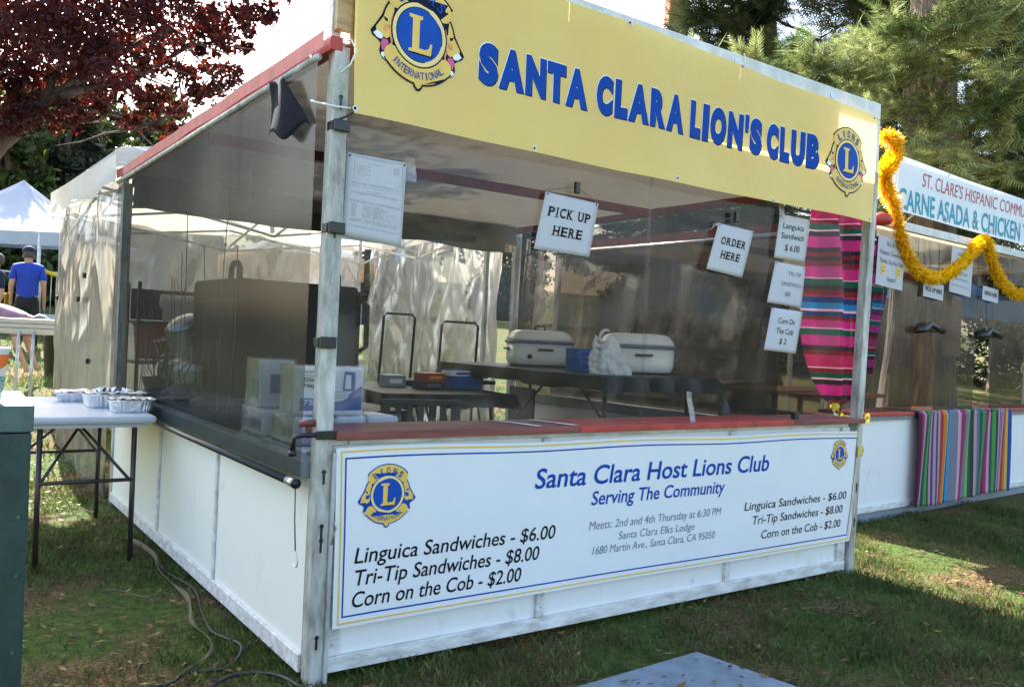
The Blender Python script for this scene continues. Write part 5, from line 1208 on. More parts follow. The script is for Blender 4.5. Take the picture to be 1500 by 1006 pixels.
# ================================================================== PEOPLE
def skin_mesh(name, joints, edges, m_, parent, sub=2):
    me = bpy.data.meshes.new(name); names = list(joints); me.from_pydata([joints[n_][0] for n_ in names], [(names.index(a), names.index(b)) for a, b in edges] and [(names.index(a), names.index(b)) for a, b in edges], [])
    o = bpy.data.objects.new(name, me); COL.objects.link(o)
    md = o.modifiers.new('skin', 'SKIN'); md.use_smooth_shade = True
    for i, n_ in enumerate(names):
        r = joints[n_][1]; r = r if isinstance(r, tuple) else (r, r); me.skin_vertices[0].data[i].radius = r; me.skin_vertices[0].data[i].use_root = (i == 0)
    sb = o.modifiers.new('sub', 'SUBSURF'); sb.levels = sub; sb.render_levels = sub
    dg = bpy.context.evaluated_depsgraph_get(); dg.update(); nm = bpy.data.meshes.new_from_object(o.evaluated_get(dg)); nm.name = name
    bpy.data.objects.remove(o); nm.materials.clear(); nm.materials.append(m_); nm.polygons.foreach_set('use_smooth', [True]*len(nm.polygons))
    q = bpy.data.objects.new(name, nm); COL.objects.link(q); q.parent = parent; return q
def standing(loc, rz, label, shirt, pants, cap=None, apron=None):
    """figure 1.78 m tall; faces local +Y"""
    t = thing('person', label, 'person', loc, rz)
    J = {'pelvis': ((0, 0, .95), (.15, .11)), 'waist': ((0, 0, 1.08), (.14, .10)), 'chest': ((0, 0, 1.28), (.14, .095)), 'neck': ((0, 0, 1.49), .055), 'head0': ((0, .015, 1.58), (.070, .080)), 'head1': ((0, .02, 1.68), (.078, .092)), 'head2': ((0, .01, 1.745), (.05, .055))}
    E = [('pelvis', 'waist'), ('waist', 'chest'), ('chest', 'neck'), ('neck', 'head0'), ('head0', 'head1'), ('head1', 'head2')]
    for s, n_ in ((-1, 'l'), (1, 'r')):
        J[n_+'sh'] = ((s*.175, 0, 1.42), .062); J[n_+'el'] = ((s*.235, -.03, 1.14), .045); J[n_+'wr'] = ((s*.245, .05, .90), .030); J[n_+'pa'] = ((s*.245, .07, .83), (.022, .038)); J[n_+'hip'] = ((s*.09, 0, .86), .092)
        J[n_+'kn'] = ((s*.11, .01, .48), .062); J[n_+'an'] = ((s*.115, -.01, .09), .042); J[n_+'to'] = ((s*.125, .16, .035), (.045, .03))
        E += [('chest', n_+'sh'), (n_+'sh', n_+'el'), (n_+'el', n_+'wr'), (n_+'wr', n_+'pa'), ('pelvis', n_+'hip'), (n_+'hip', n_+'kn'), (n_+'kn', n_+'an'), (n_+'an', n_+'to')]
        for k in range(4):
            f = 'f%s%d' % (n_, k); J[f] = ((s*.245+(k-1.5)*.002, .052+k*.016, .775), .009); J[f+'b'] = ((s*.240, .055+k*.018, .745-.004*k), .007); E += [(n_+'pa', f), (f, f+'b')]
        J['th'+n_] = ((s*.225, .112, .815), .010); E.append((n_+'pa', 'th'+n_))
    body = skin_mesh('body', J, E, K['skin'], t)
    S = {k: J[k] for k in ('waist', 'chest', 'lsh', 'rsh')}; gr = lambda r, a: tuple(q+a for q in (r if isinstance(r, tuple) else (r, r)))
    S = {'hem': ((0, 0, .84), (.19, .145)), 'waist': ((0, 0, 1.08), (.170, .122)), 'chest': ((0, 0, 1.32), (.19, .132)), 'yoke': ((0, -.01, 1.43), (.15, .105)), 'collar': ((0, -.005, 1.535), (.082, .085)), 'lsh': ((-.18, 0, 1.425), .078), 'rsh': ((.18, 0, 1.425), .078), 'le': ((-.232, -.02, 1.20), .068), 're': ((.232, -.02, 1.20), .068)}
    skin_mesh('shirt', S, [('hem', 'waist'), ('waist', 'chest'), ('chest', 'yoke'), ('yoke', 'collar'), ('yoke', 'lsh'), ('yoke', 'rsh'), ('lsh', 'le'), ('rsh', 're')], shirt, t)
    Pn = {'belt': ((0, 0, 1.04), (.158, .118)), 'seat': ((0, 0, .90), (.165, .125)), 'lh': ((-.09, 0, .82), .108), 'rh': ((.09, 0, .82), .108), 'lk': ((-.11, .01, .48), .082), 'rk': ((.11, .01, .48), .082), 'la': ((-.115, -.01, .10), .070), 'ra': ((.115, -.01, .10), .070)}
    skin_mesh('trousers', Pn, [('belt', 'seat'), ('seat', 'lh'), ('seat', 'rh'), ('lh', 'lk'), ('rh', 'rk'), ('lk', 'la'), ('rk', 'ra')], pants, t)
    for s in (-1, 1):
        obj('shoe', MB().lathe((s*.12, .05, 0), [(.05, 0), (.052, .02), (.045, .06), (.03, .09)], 14, sx=1, sy=2.4), K['black'], t, True)
        obj('ear', MB().lathe((s*.082, .005, 1.62), [(.004, -.03), (.014, -.02), (.017, .01), (.006, .032)], 8, sx=.6, sy=1.2), K['skin'], t, True)
        obj('eye', MB().lathe((s*.032, .108, 1.655), [(.002, -.008), (.010, 0), (.002, .008)], 8), K['ink'], t)
    obj('nose', MB().lathe((0, .118, 1.605), [(.016, 0), (.013, .015), (.006, .045)], 8, sy=1.4), K['skin'], t, True)
    obj('mouth', MB().box(-.024, .024, .100, .108, 1.572, 1.580), K['pink_print'], t)
    obj('hair', MB().lathe((0, -.008, 1.60), [(.078, 0), (.088, .04), (.092, .09), (.080, .14), (.045, .175), (.01, .185)], 20, sy=1.15), K['hair'], t, True)
    if cap:
        cp = obj('cap', MB().lathe((0, .005, 1.685), [(.098, 0), (.101, .012), (.098, .05), (.075, .09), (.03, .112), (.004, .114)], 24, sy=1.15), cap, t, True)
        obj('cap_brim', MB().lathe((0, .12, 1.692), [(.07, 0), (.075, .004), (.065, .010)], 20, sy=1.1), cap, cp, True)
    if apron: obj('apron', MB().grid(12, 16, lambda u, v: (-.2+u*.4, -.145-.02*math.sin(PI*u)-.01*math.sin(u*9), .62+v*.55)), apron, t, True, solid=.004)
    return t
p = spot(43, 360, 14.2); standing((p.x, p.y, p.z-1.80), math.radians(-8), 'man seen from behind in a royal blue polo, black trousers and a navy cap', K['polo'], K['trouser'], K['navycloth'])
p = spot(-5, 372, 13.2); standing((p.x, p.y, p.z-1.76), math.radians(100), 'person in navy top, yellow apron and jeans cut off by the left edge', K['navycloth'], K['jeans'], None, K['yellow_cloth'])
def bending():
    p = spot(48, 470, 10.6); g0 = gh(p.x, p.y); t = thing('person', 'man bending down in a dusty purple shirt and grey blue cap behind the beige table', 'person', (p.x-.31, p.y+.08, g0), math.radians(-22))
    # faces +X, torso horizontal, head down and forward
    zt = p.z-g0+.02
    J = {'pelvis': ((-.25, 0, zt-.02), (.13, .15)), 'waist': ((-.10, 0, zt+.04), (.12, .14)), 'chest': ((.12, 0, zt+.02), (.13, .17)), 'neck': ((.30, 0, zt), .055), 'head0': ((.37, 0, zt-.04), (.075, .072)), 'head1': ((.44, 0, zt-.08), (.085, .078)), 'head2': ((.49, 0, zt-.11), (.05, .05))}
    E = [('pelvis', 'waist'), ('waist', 'chest'), ('chest', 'neck'), ('neck', 'head0'), ('head0', 'head1'), ('head1', 'head2')]
    for s, n_ in ((-1, 'l'), (1, 'r')):
        J[n_+'sh'] = ((.18, s*.18, zt-.03), .062); J[n_+'el'] = ((.22, s*.23, zt-.30), .045); J[n_+'wr'] = ((.30, s*.2, zt-.52), .030); J[n_+'pa'] = ((.33, s*.2, zt-.59), (.038, .022)); J[n_+'hip'] = ((-.26, s*.1, zt-.12), .10); J[n_+'kn'] = ((-.12, s*.13, zt*.5), .065); J[n_+'an'] = ((-.24, s*.13, .09), .042); J[n_+'to'] = ((-.08, s*.14, .035), (.04, .035))
        E += [('chest', n_+'sh'), (n_+'sh', n_+'el'), (n_+'el', n_+'wr'), (n_+'wr', n_+'pa'), ('pelvis', n_+'hip'), (n_+'hip', n_+'kn'), (n_+'kn', n_+'an'), (n_+'an', n_+'to')]
        for k in range(4): f = 'f%s%d' % (n_, k); J[f] = ((.345+(k-1.5)*.015, s*.2, zt-.65), .009); E.append((n_+'pa', f))
        J['th'+n_] = ((.375, s*.18, zt-.61), .010); E.append((n_+'pa', 'th'+n_))
    skin_mesh('body', J, E, K['skin'], t)
    S = {'hem': ((-.30, 0, zt-.03), (.15, .17)), 'waist': ((-.10, 0, zt+.06), (.14, .165)), 'chest': ((.12, 0, zt+.03), (.15, .19)), 'collar': ((.27, 0, zt+.0), (.075, .075)), 'lsh': ((.18, -.18, zt-.03), .08), 'rsh': ((.18, .18, zt-.03), .08), 'le': ((.21, -.23, zt-.24), .066), 're': ((.21, .23, zt-.24), .066)}
    skin_mesh('shirt', S, [('hem', 'waist'), ('waist', 'chest'), ('chest', 'collar'), ('chest', 'lsh'), ('chest', 'rsh'), ('lsh', 'le'), ('rsh', 're')], K['purple'], t)
    Pn = {'seat': ((-.29, 0, zt-.06), (.145, .16)), 'lh': ((-.25, -.1, zt-.16), .115), 'rh': ((-.25, .1, zt-.16), .115), 'lk': ((-.12, -.13, zt*.5), .085), 'rk': ((-.12, .13, zt*.5), .085), 'la': ((-.24, -.13, .11), .065), 'ra': ((-.24, .13, .11), .065)}
    skin_mesh('trousers', Pn, [('seat', 'lh'), ('seat', 'rh'), ('lh', 'lk'), ('rh', 'rk'), ('lk', 'la'), ('rk', 'ra')], K['trouser'], t)
    c = obj('cap', MB().lathe((0, 0, 0), [(.095, 0), (.100, .012), (.096, .05), (.075, .09), (.03, .108), (.004, .11)], 24, sx=1.12), K['capgrey'], t, True); c.location = (.42, 0, zt-.05); c.rotation_euler = (0, .55, 0)
    b = obj('cap_brim', MB().lathe((.12, 0, .0), [(.07, 0), (.075, .004), (.065, .010)], 20), K['capgrey'], c, True)
    for s in (-1, 1): obj('shoe', MB().lathe((-.17, s*.135, 0), [(.05, 0), (.052, .02), (.045, .06), (.03, .09)], 14, sx=2.3), K['black'], t, True)
    obj('nose', MB().lathe((.47, 0, zt-.20), [(.012, 0), (.015, .02), (.008, .04)], 8), K['skin'], t, True)
bending()

# beige table, bin, tent, barrier at the far left
def beige():
    p = spot(45, 467, 9.3); g0 = gh(p.x, p.y); z = p.z-g0
    t = thing('beige_table', 'beige plastic table turned on edge at far left in front of the bending man', 'table', (p.x, p.y, g0), math.radians(-36))
    obj('tabletop', MB().box(-.34, .40, -.025, .025, z-.17, z), K['beige'], t, bevel=.012)
    for q in (.05, .10): obj('groove', MB().box(-.33, .39, -.0275, -.0255, z-q-.006, z-q), K['brown_leg'], t)
    for x in (-.10, .06): obj('leg', MB().tube([(x, -.04, z-.13), (x+.03, -.12, 0)], .016, 8), K['galv'], t, True)
    obj('leg', MB().tube([(.32, .03, z-.16), (.34, .10, 0)], .014, 8), K['galv'], t, True)
beige()
def bin_():
    p = spot(76, 480, 11.5); g0 = gh(p.x, p.y); h = p.z-g0
    t = thing('trash_bin', 'black trash bin with a turquoise liner left of the plastic wall', 'trash bin', (p.x+.12, p.y, g0)); h = .72
    obj('body', MB().lathe((0, 0, 0), [(.18, 0), (.19, .02), (.23, h-.04), (.24, h)], 24), K['black'], t, True)
    obj('liner', MB().lathe((0, 0, h-.15), [(.236, 0), (.246, .05), (.252, .13), (.250, .165), (.22, .165), (.2, .05)], 24, cap=False), K['turq'], t, True)
bin_()
def tent():
    c = spot(57, 352, 17); z1 = c.z; g0 = gh(c.x, c.y); t = thing('white_tent', 'white peaked tent at the far left over the lawn', 'tent', (c.x, c.y, g0), math.radians(-36)); h = z1-g0
    S_ = 4.2
    def rf(u, v):
        m_ = max(abs(u-.5), abs(v-.5))*2; return (-S_+.5+u*S_, v*S_, h+.18+1.35*(1-m_)**1.6)
    obj('tent_roof', MB().grid(28, 28, rf), K['tentw'], t, True)
    obj('valance', MB().grid(40, 3, lambda u, v: (-S_+.5+u*S_, -.01+.02*math.sin(u*60)*v, h+.18-v*.28)), K['tentw'], t, True)
    obj('valance', MB().grid(40, 3, lambda u, v: (.5, u*S_, h+.18-v*.28)), K['tentw'], t, True)
    for x, y in ((0, .02), (.44, S_-.1), (-S_+.56, .04), (-S_+.56, S_-.1)): obj('leg', MB().tube([(x, y, -.1), (x, y, h+.15)], .035, 10), K['board_white'], t, True)
tent()
def barrier(u0, d0, u1, d1, label):
    a, b = spot(u0, 440, d0), spot(u1, 440, d1); ga = gh(a.x, a.y); L_ = Vector((b.x-a.x, b.y-a.y, 0)).length; rz = math.atan2(b.y-a.y, b.x-a.x)
    t = thing('crowd_barrier', label, 'barrier', (a.x, a.y, ga), rz, 'steel crowd barriers on the far lawn')
    obj('frame', MB().tube([(0, 0, .15), (0, 0, 1.05), (.06, 0, 1.1), (L_-.06, 0, 1.1), (L_, 0, 1.05), (L_, 0, .15), (0, 0, .15)], .022, 8), K['barrier'], t, True)
    n_ = int(L_/.16)
    for i in range(1, n_): obj('bar', MB().tube([(L_*i/n_, 0, .15), (L_*i/n_, 0, 1.1)], .010, 6), K['barrier'], t, True)
    for x in (.2, L_-.2): obj('foot', MB().box(x-.03, x+.03, -.3, .3, 0, .15), K['barrier'], t)
barrier(-30, 17, 34, 18, 'steel crowd barrier left of the man in the blue polo'); barrier(58, 18.5, 125, 20, 'steel crowd barrier right of the man in the blue polo')
a, b = spot(60, 397, 18), spot(110, 402, 19)
tag(obj('caution_tape', MB().grid(20, 1, lambda u, v: tuple(a.lerp(b, u)+Vector((0, 0, -.1*math.sin(PI*u)+v*.09)))), K['caution'], None, True, solid=.002), 'yellow caution tape strung above the right hand barrier', 'caution tape')
a, b = Vector((7.0, 4.9, 1.42)), Vector((8.4, 4.3, 1.42))
tag(obj('caution_tape', MB().grid(20, 1, lambda u, v: tuple(a.lerp(b, u)+Vector((0, 0, v*.035)))), K['caution'], None, True, solid=.002), 'yellow tape seen through the right side plastic below the order sign', 'caution tape')

# ================================================================== NEIGHBOUR BOOTH
NO = Vector((4.53, .80, 0)); NR = math.radians(3.2)
def nb(x, y, z): return Vector((NO.x+x*math.cos(NR)-y*math.sin(NR), NO.y+x*math.sin(NR)+y*math.cos(NR), z))
n2 = thing('vendor_booth', 'white panelled booth with grey base and striped serapes under the ST. CLARE\'S banner, right', 'booth', tuple(NO), NR)
NW, ND = 4.3, 3.4
fpn = obj('front_panel', MB().box(.04, NW, .012, .03, .085, .765), K['white_ply'], n2)
obj('bottom_rail', MB().box(.04, NW, -.006, .011, .075, .12), K['white_trim'], fpn, bevel=.003)
obj('base_skirt', MB().box(.0, NW, .02, .05, .0, .074), K['grey_rail'], n2)
obj('side_panel', MB().box(.0, .02, .05, ND, .04, .72), K['white_ply'], n2); obj('side_rail', MB().box(-.02, .05, .05, ND, .722, .79), K['grey_rail'], n2)
for x, y in ((0.02, 0.02), (NW, 0.02), (.02, ND), (NW, ND)): obj('corner_post', MB().box(x-.025, x+.025, y-.025, y+.025, 0, 2.25), K['board_white'], n2, bevel=.003)
obj('counter_board', MB().box(.05, 1.9, -.03, .35, .80, .825), K['red'], n2, bevel=.003); obj('counter_board', MB().box(1.905, NW, -.03, .35, .80, .824), K['red'], n2, bevel=.003)
obj('counter_edge', MB().box(.05, NW, -.012, .02, .766, .799), K['grey_rail'], n2, bevel=.003)
obj('rear_shelf', MB().box(.05, 1.15, .40, .62, .90, .93), K['red'], n2)
for a, b, m_ in (((0, 0, 2.245), (0, ND, 2.245), 'red_beam'), ((.03, ND, 2.245), (NW, ND, 2.245), 'red_beam'), ((NW, .03, 2.245), (NW, ND, 2.245), 'red_beam'), ((.03, ND/2, 2.22), (NW, ND/2, 2.22), 'red_beam')): obj('roof_beam', MB().bar(a, b, .05, .06), K[m_], n2)
obj('roof_pipe', MB().tube([(-.05, .1, 2.175), (-.05, ND, 2.175)], .022, 10), K['steel'], n2, True)
obj('front_header', MB().box(.03, NW, -.01, .03, 2.235, 2.30), K['board_white'], n2, bevel=.004)
obj('roof_tarp', MB().grid(20, 20, lambda u, v: (u*NW, v*ND, 2.285-.05*abs(math.sin(2*PI*v)))), mat('tan roof canvas', (.50, .42, .30), .85, 0, .1, 2, .01, 3, transl=.3), n2, True)
obj('rolled_tarp', MB().tube([(.2, ND-.1, 2.1), (NW-.3, ND-.1, 2.1)], .06, 10), K['canvas_dark'], n2, True)
# film front with the pick-up hole, sides and back
hx0, hx1, hz0, hz1 = .78, 1.13, .86, 1.46
fmn = MB(); F_ = lambda a, b, c, d: fmn.grid(8, 8, lambda u, v: (a+(b-a)*u, -.018+.004*math.sin(u*9+v*3), c+(d-c)*v))
F_(.05, hx0, .83, 2.2); F_(hx1, 1.86, .83, 2.2); F_(hx0, hx1, hz1, 2.2); F_(2.2, NW, .83, 2.2); F_(1.86, 2.2, hz1, 2.2); fmn.uv = None
o = obj('front_curtain', fmn, K['film_nb'], None, True); o.location = NO; o.rotation_euler = (0, 0, NR); tag(o, 'smoky plastic front of the right hand booth with two serving openings', 'plastic curtain')
o = obj('side_curtain', MB().grid(30, 20, lambda u, v: (-.045+.02*noise.noise(Vector((u*6, v*2, 5))), .1+u*3.2, .74+v*1.44)), K['film_right'], None, True); o.location = NO; o.rotation_euler = (0, 0, NR); tag(o, 'tinted plastic curtain on the left side of the right hand booth', 'plastic curtain')
o = obj('plastic_wall', MB().grid(90, 50, crumple((3.9, ND+.1), (1.45, ND+.1), .05, 1.70, .16, 55)), K['tarp_silver'], None, True); o.location = NO; o.rotation_euler = (0, 0, NR); tag(o, 'crumpled clear plastic wall at the back of the right hand booth', 'plastic wall')
for x0, lb in ((.74, 'rolled black flap tube over the left serving opening of the right booth'), (1.86, 'rolled black flap tube over the right serving opening of the right booth')):
    t = thing('flap_tube', lb, 'rolled flap', tuple(nb(x0, -.05, 1.48)), NR)
    obj('tube', MB().tube([(0, 0, -.01), (.12, -.01, .0), (.22, 0, .045), (.30, -.01, .02), (.44, 0, 0)], [.028, .028, .022, .028, .028], 10), K['black'], t, True)
    obj('end_cap', MB().tube([(-.004, 0, -.010), (-.001, 0, -.010)], .018, 10), K['grey_box'], t)
# banner
nbn = thing('white_banner', 'white banner reading ST. CLARE\'S HISPANIC COMMUNITY above the right hand booth', 'banner', tuple(nb(0, -.035, 0)), NR)
nwv = lambda x, z, d=0.: Vector((x, -.008*math.sin(x*3)-d, z))
obj('vinyl_sheet', MB().grid(60, 8, lambda u, v: nwv(.34+u*3.9, 2.362-.012*u*2+v*.418)), K['white_vinyl'], nbn, True)
nl = MB(); put(nl, text2d("ST. CLARE'S HISPANIC COMMUNITY", .74, 3.05, 2.598, .105, .12, .0), lambda x, z: nwv(x, z, .002), 0)
put(nl, text2d('CARNE ASADA & CHICKEN TACOS', .375, 3.30, 2.375, .165, 0, .022), lambda x, z: nwv(x, z, .002), 1)
obj('lettering', nl, [K['red_ink'], K['teal_ink']], nbn)
for x in (.36, 1.18, 2.0):
    for z in (2.385, 2.755): obj('grommet', MB().tube([(x, -.014, z), (x, -.009, z)], .012, 12), K['washer'], nbn)
obj('backing_board', MB().box(.36, 4.2, .02, .04, 2.38, 2.76), K['board_white'], nbn)
# garland
def garland():
    P = [(.10, -.07, 2.86), (.20, -.09, 2.84), (.22, -.08, 2.74), (.10, -.08, 2.62), (.10, -.08, 2.50), (.22, -.08, 2.40), (.30, -.08, 2.28), (.42, -.08, 2.10), (.60, -.08, 1.95), (.83, -.08, 1.89), (1.12, -.08, 1.93), (1.42, -.08, 2.06), (1.66, -.08, 2.22), (1.80, -.08, 2.28),
         (1.90, -.08, 2.22), (2.05, -.08, 2.06), (2.25, -.08, 1.94), (2.55, -.08, 1.87), (2.9, -.08, 1.95)]
    pts = []
    for i in range(len(P)-1):
        a, b = Vector(P[i]), Vector(P[i+1]); p0 = Vector(P[max(0, i-1)]); p3 = Vector(P[min(len(P)-1, i+2)])
        for k in range(8):
            t_ = k/8; pts.append(.5*((2*a)+(b-p0)*t_+(2*p0-5*a+4*b-p3)*t_**2+(3*a-p0-3*b+p3)*t_**3))
    t = thing('tinsel_garland', 'bushy orange yellow tinsel garland looped across the front of the right hand booth', 'garland', tuple(NO), NR)
    n_ = 15000; idx = rng.integers(0, len(pts)-1, n_); f = rng.random(n_); A = np.array([tuple(p) for p in pts]); base = A[idx]*(1-f)[:, None]+A[idx+1]*f[:, None]
    d = rng.normal(size=(n_, 3)); d /= np.linalg.norm(d, axis=1)[:, None]; tg = A[idx+1]-A[idx]; tg /= np.linalg.norm(tg, axis=1)[:, None]; s = np.cross(d, tg); s /= np.linalg.norm(s, axis=1)[:, None]+1e-6
    L_ = (rng.uniform(.032, .068, n_)*np.where(idx < 40, 1.25, 1.0))[:, None]; wd = .004
    V = np.stack([base+d*L_*.15-s*wd, base+d*L_*.15+s*wd, base+d*L_+s*wd*.9, base+d*L_-s*wd*.9], 1).reshape(-1, 3); npmesh('tinsel', V, np.arange(len(V)).reshape(-1, 4), K['marigold'], 4, t)
    obj('core_cord', MB().tube(pts, .014, 6), K['marigold'], t, True)
garland()
# serapes
pk, rd, bk, gn, wt, bl, lb_, mg = (.40, .03, .15), (.24, .01, .03), (.05, .015, .03), (.0, .12, .07), (.60, .42, .48), (.01, .07, .20), (.03, .25, .42), (.44, .03, .24)
hb = [(.5, rd), (.5, bk), (1.2, mg), (.6, bk), (.15, wt), (.6, gn), (.5, rd), (.15, wt), (1.3, pk), (.5, rd), (.5, bk), (.15, pk), (1.0, mg), (.7, gn), (.15, wt), (.8, mg), (.5, rd), (.5, bl), (.25, wt), (.7, lb_), (.6, bl), (.2, pk), (.6, rd), (.5, bk), (.7, gn), (.15, wt), (1.2, mg), (.6, rd), (.5, bk)]
K['serape_h'] = stripes('pink serape weave', 1, 1, hb, transl=.5, repeat=1.35)
def serape1(u, v):
    # v up; narrows and bulges to the bottom
    zt = 2.26; zb = .90; z = zb+(zt-zb)*v; s = math.sqrt(max(0, 1-(1-min(1, v/.62))**2.0))*(1-.10*max(0, v-.6)/.4)
    a = Vector((3.78, .72)); b = Vector((4.49, .74)); mid = a.lerp(b, .50 if v > .5 else .42+.16*v); half = (b-a)/2*(.16+.84*s)
    sL = math.sqrt(max(0, 1-(1-min(1, v/.50))**2.0)); sR = math.sqrt(max(0, 1-(1-min(1, v/.16))**2.0)); bulge = .05*math.sin(PI*min(1, v/.9))
    pl = a+(b-a)*(.50*(1-sL)+.03-bulge); pr = b-(b-a)*.42*(1-sR); p = pl.lerp(pr, u); fold = .06*math.sin(u*15+v*2)+.025*math.sin(u*33+1+v*4)
    return (p.x, p.y+fold*(.4+.6*s)-.10*math.sin(PI*v)*math.sin(PI*u), z)
t = thing('serape_blanket', 'pink, green and blue striped serape hanging gathered between the two booths', 'blanket'); obj('woven_cloth', MB().grid(60, 60, serape1), K['serape_h'], t, True, solid=.003)
def serape_b(u, v):
    lx = .035+(.10+.16*min(1, v/.6))*u; p = nb(lx, -.03+.012*math.sin(u*14+v*3), 1.12+1.02*v); return tuple(p)
obj('woven_cloth', MB().grid(16, 40, serape_b), K['serape_h'], t, True, solid=.003)
obj('tie_knot', MB().lathe((4.12, .71, .865), [(.02, 0), (.035, .02), (.02, .045)], 12), K['yellow_ribbon'], t, True)
for k, (mm, dx, L_) in enumerate((('yellow_ribbon', .03, .14), ('blue_ribbon', -.05, .12), ('yellow_ribbon', .07, .10), ('orange_print', .0, .12))):
    obj('ribbon_tail', MB().grid(3, 12, lambda u, v: (4.12+dx*v*1.6+(u-.5)*.03*math.cos(v*7), .70+.02*math.sin(v*8+k), .875-v*L_)), K[mm], t, True, solid=.001)
gry = (.26, .27, .34)
vb = [(.5, (.10, .0, .05)), (.5, pk), (.4, (.9, .4, .6)), (.6, gn), (.6, (.08, .4, .08)), (.3, bk), (.3, wt), (.3, (.2, .05, .25)), (.3, wt), (.3, (.1, .05, .2)), (.4, wt), (.5, (.55, .03, .02)), (.6, (.8, .25, .02)), (.4, (.9, .6, .1)), (.5, (.01, .08, .4)), (.5, (.05, .4, .7)), (1.4, gry), (.4, (.9, .5, .65)), (.7, pk), (.4, (.5, .0, .1)), (.8, gry), (.5, (.3, .6, .1)), (.6, gn), (.4, (.02, .05, .03)), (.4, wt), (.5, (.2, .22, .3)), (.6, gn), (.5, (.05, .35, .1)), (.5, pk)]
vb = [(a_, tuple(q_*.62 for q_ in c_)) for a_, c_ in vb]
K['serape_v'] = stripes('grey serape weave', 0, 1, vb, repeat=1.45)
t = thing('serape_runner', 'rainbow striped grey serape draped over the counter and front panel of the right booth', 'blanket', tuple(NO), NR)
def serape2(u, v):
    x = .82+u*1.78; L_ = v*1.0
    if L_ < .30: return (x+.02*(u-.5), .24-L_*.95, .830+.003*math.sin(u*50))
    if L_ < .34: return (x, -.045-.2*(L_-.30), .829-.02*(L_-.30)/.04)
    q = (L_-.34)/.66; return (x-.012*q+.006*math.sin(u*20+q*3), -.056-.012*math.sin(u*31+q*2)-.004*math.sin(u*77), .809-q*.735-.012*math.sin(u*6))
obj('woven_cloth', MB().grid(120, 50, serape2), K['serape_v'], t, True, solid=.003)
# signs on the neighbour booth
def nsign(name, label, x0, x1, z0, z1, texts, tilt=0., y=-.045, ink='greyink'):
    c = nb((x0+x1)/2, y, (z0+z1)/2); t = thing(name, label, 'sign', tuple(c), NR, 'paper signs on the right hand booth'); t.rotation_euler = (0, tilt, NR)
    w_, h = (x1-x0)/2, (z1-z0)/2; obj('sheet', MB().box(-w_, w_, -.001, .001, -h, h), K['paper'], t); mb = MB()
    for s, u0, u1, v0, cp, bo in texts: put(mb, text2d(s, -w_+u0*2*w_, -w_+u1*2*w_, -h+v0*2*h, cp*2*h, 0, bo), lambda x, z: (x, -.003, z))
    if texts: obj('lettering', mb, K[ink], t)
    return t, w_, h
t, w_, h = nsign('thanks_sign', 'paper thank you sign with two smiley faces at the left end of the right booth', .10, .50, 1.77, 2.14, [("The St Clare's", .30, .95, .82, .09, .002), ('Hispanic Community', .08, .98, .64, .09, .002), ('Thanks You For Your', .08, .98, .46, .10, .006), ('Support!', .40, .74, .12, .10, .002)], .05)
for x in (-.11, .12):
    sm = MB(); sm.add([(x+.036*math.cos(a), -.004, -.055+.045*math.sin(a)) for a in np.linspace(0, 2*PI, 21)[:-1]], [tuple(range(20))], 0)
    for ex in (-.012, .012): sm.add([(x+ex+.004*math.cos(a), -.005, -.045+.008*math.sin(a)) for a in np.linspace(0, 2*PI, 9)[:-1]], [tuple(range(8))], 1)
    arc = [(x+.020*math.cos(a), -.005, -.058+.022*math.sin(a)) for a in np.linspace(PI*1.1, PI*1.9, 9)]+[(x+.015*math.cos(a), -.005, -.058+.017*math.sin(a)) for a in np.linspace(PI*1.9, PI*1.1, 9)]; sm.add(arc, [tuple(range(18))], 1)
    obj('smiley_face', sm, [K['gold'], K['ink']], t)
nsign('price_list', 'small printed price list hanging under the garland peak of the right booth', 1.28, 1.68, 1.80, 2.18, [('CHIPS & SALSA', .25, .75, .84, .05, 0), ('$3.00', .42, .6, .70, .05, 0), ('SINGLE TACO', .28, .76, .42, .06, 0), ('with drink $5.00', .2, .8, .30, .04, 0), ('Rice and beans extra', .1, .9, .16, .03, 0)], .06)
nsign('pickup_sign', 'small white PICK UP HERE strip above the left opening of the right booth', .83, 1.17, 1.735, 1.86, [('PICK UP HERE', .1, .92, .38, .28, .01)], .05, ink='ink')
nsign('order_sign', 'small white ORDER HERE strip above the right opening of the right booth', 1.90, 2.22, 1.78, 1.90, [('ORDER HERE', .1, .92, .38, .30, .01)], .05, ink='ink')
t = thing('cardboard_strip', 'brown cardboard strip hanging below the ORDER HERE strip', 'cardboard', tuple(nb(2.02, .25, 1.55)), NR); obj('sheet', MB().box(-.17, .17, -.003, .003, -.26, .26), K['cardboard'], t); obj('fold', MB().box(-.17, .17, -.0045, -.0032, -.005, .0), K['brown_leg'], t)
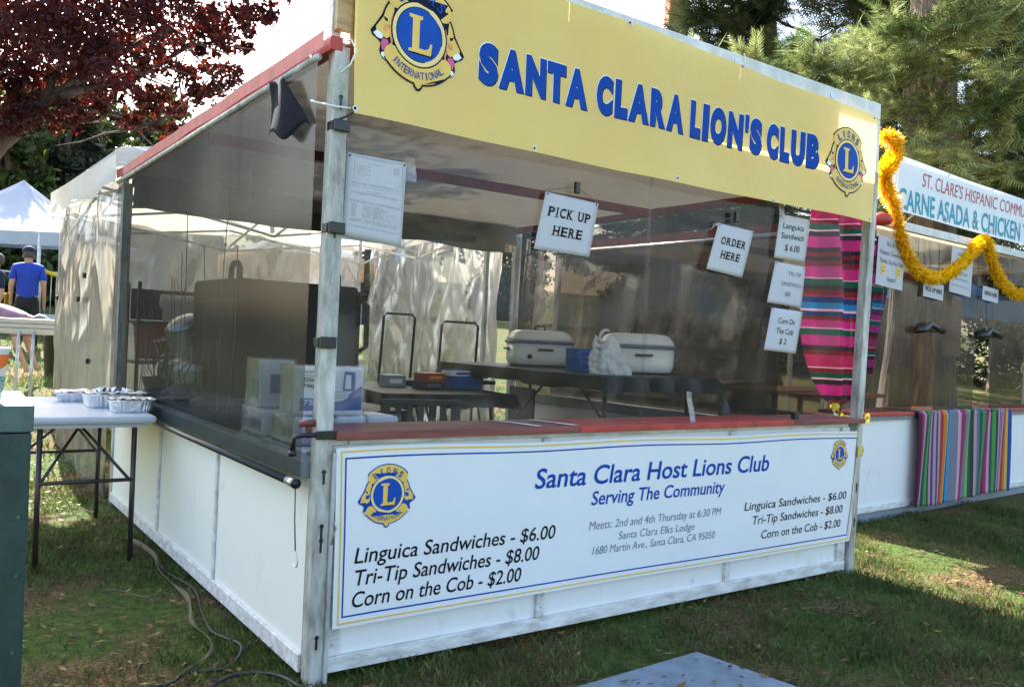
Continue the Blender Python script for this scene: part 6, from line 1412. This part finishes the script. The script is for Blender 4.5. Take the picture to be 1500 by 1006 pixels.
t = thing('red_balloon', 'small red stand-in lantern behind the top right corner post', 'balloon', tuple(nb(.15, -.03, 2.26)), 0); obj('red_ball', MB().lathe((0, 0, 0), [(.01, -.04), (.07, -.03), (.09, 0), (.07, .04), (.01, .06)], 20), K['red'], t, True)  # red ball shape added for a lit red highlight, not a lamp
for x, z, lb in ((3.32, .885, 'yellow ribbon bow at the right end of the red counter'), (3.27, .70, 'yellow ribbon scrap at the right edge of the menu banner')):
    tag(obj('ribbon_bow', MB().grid(14, 3, lambda u, v: (x+.04*math.cos(u*2*PI)*(.5+v*.5), -.03+.01*math.sin(u*9), z+.035*math.sin(u*4*PI)*(.5+.5*v))), K['yellow_ribbon'], None, True, solid=.001), lb, 'ribbon')
tag(obj('guy_rope', MB().tube([(3.33, -.03, 2.56), (3.9, .4, 2.57), (4.6, .9, 2.6)], .004, 5), K['tie'], None, True), 'thin rope stretched from the yellow banner board towards the trees', 'rope')
# blue tarp and dark things behind neighbour booth
t = thing('blue_canopy', 'blue canopy seen through the right hand booth beside the trunk', 'canopy', (11.2, 4.2, 0)); obj('canopy_top', MB().grid(12, 8, lambda u, v: (-.8+u*3.4, -.6+v*1.6, 2.25+.35*math.sin(PI*u)*math.sin(PI*v))), K['blue_tarp'], t, True); obj('canopy_skirt', MB().grid(12, 3, lambda u, v: (-.8+u*3.4, -.6, 2.25-v*.35)), K['blue_tarp'], t, True)
for x in (-.75, 2.5):
    for y in (-.55, .95): obj('leg', MB().bar((x, y, 0), (x, y, 2.25), .04), K['barrier'], t)
t = thing('black_barrel', 'dark barrel standing behind the right side plastic', 'barrel', (6.3, 3.3, 0)); obj('body', MB().lathe((0, 0, 0), [(.24, 0), (.27, .3), (.27, .6), (.25, .85)], 24), K['black'], t, True); obj('lid', MB().lathe((0, 0, .85), [(.265, 0), (.265, .05), (.1, .08)], 24), K['grey_box'], t, True)
t = thing('stall_table', 'wooden table inside the right hand booth seen through two plastics', 'table', (5.7, 2.3, 0), NR); obj('tabletop', MB().box(-.7, .8, -.35, .35, .88, .91), K['cardboard'], t)
for sx in (-.62, .72):
    for sy in (-.3, .3): obj('leg', MB().box(sx-.02, sx+.02, sy-.02, sy+.02, 0, .879), K['bark'], t)
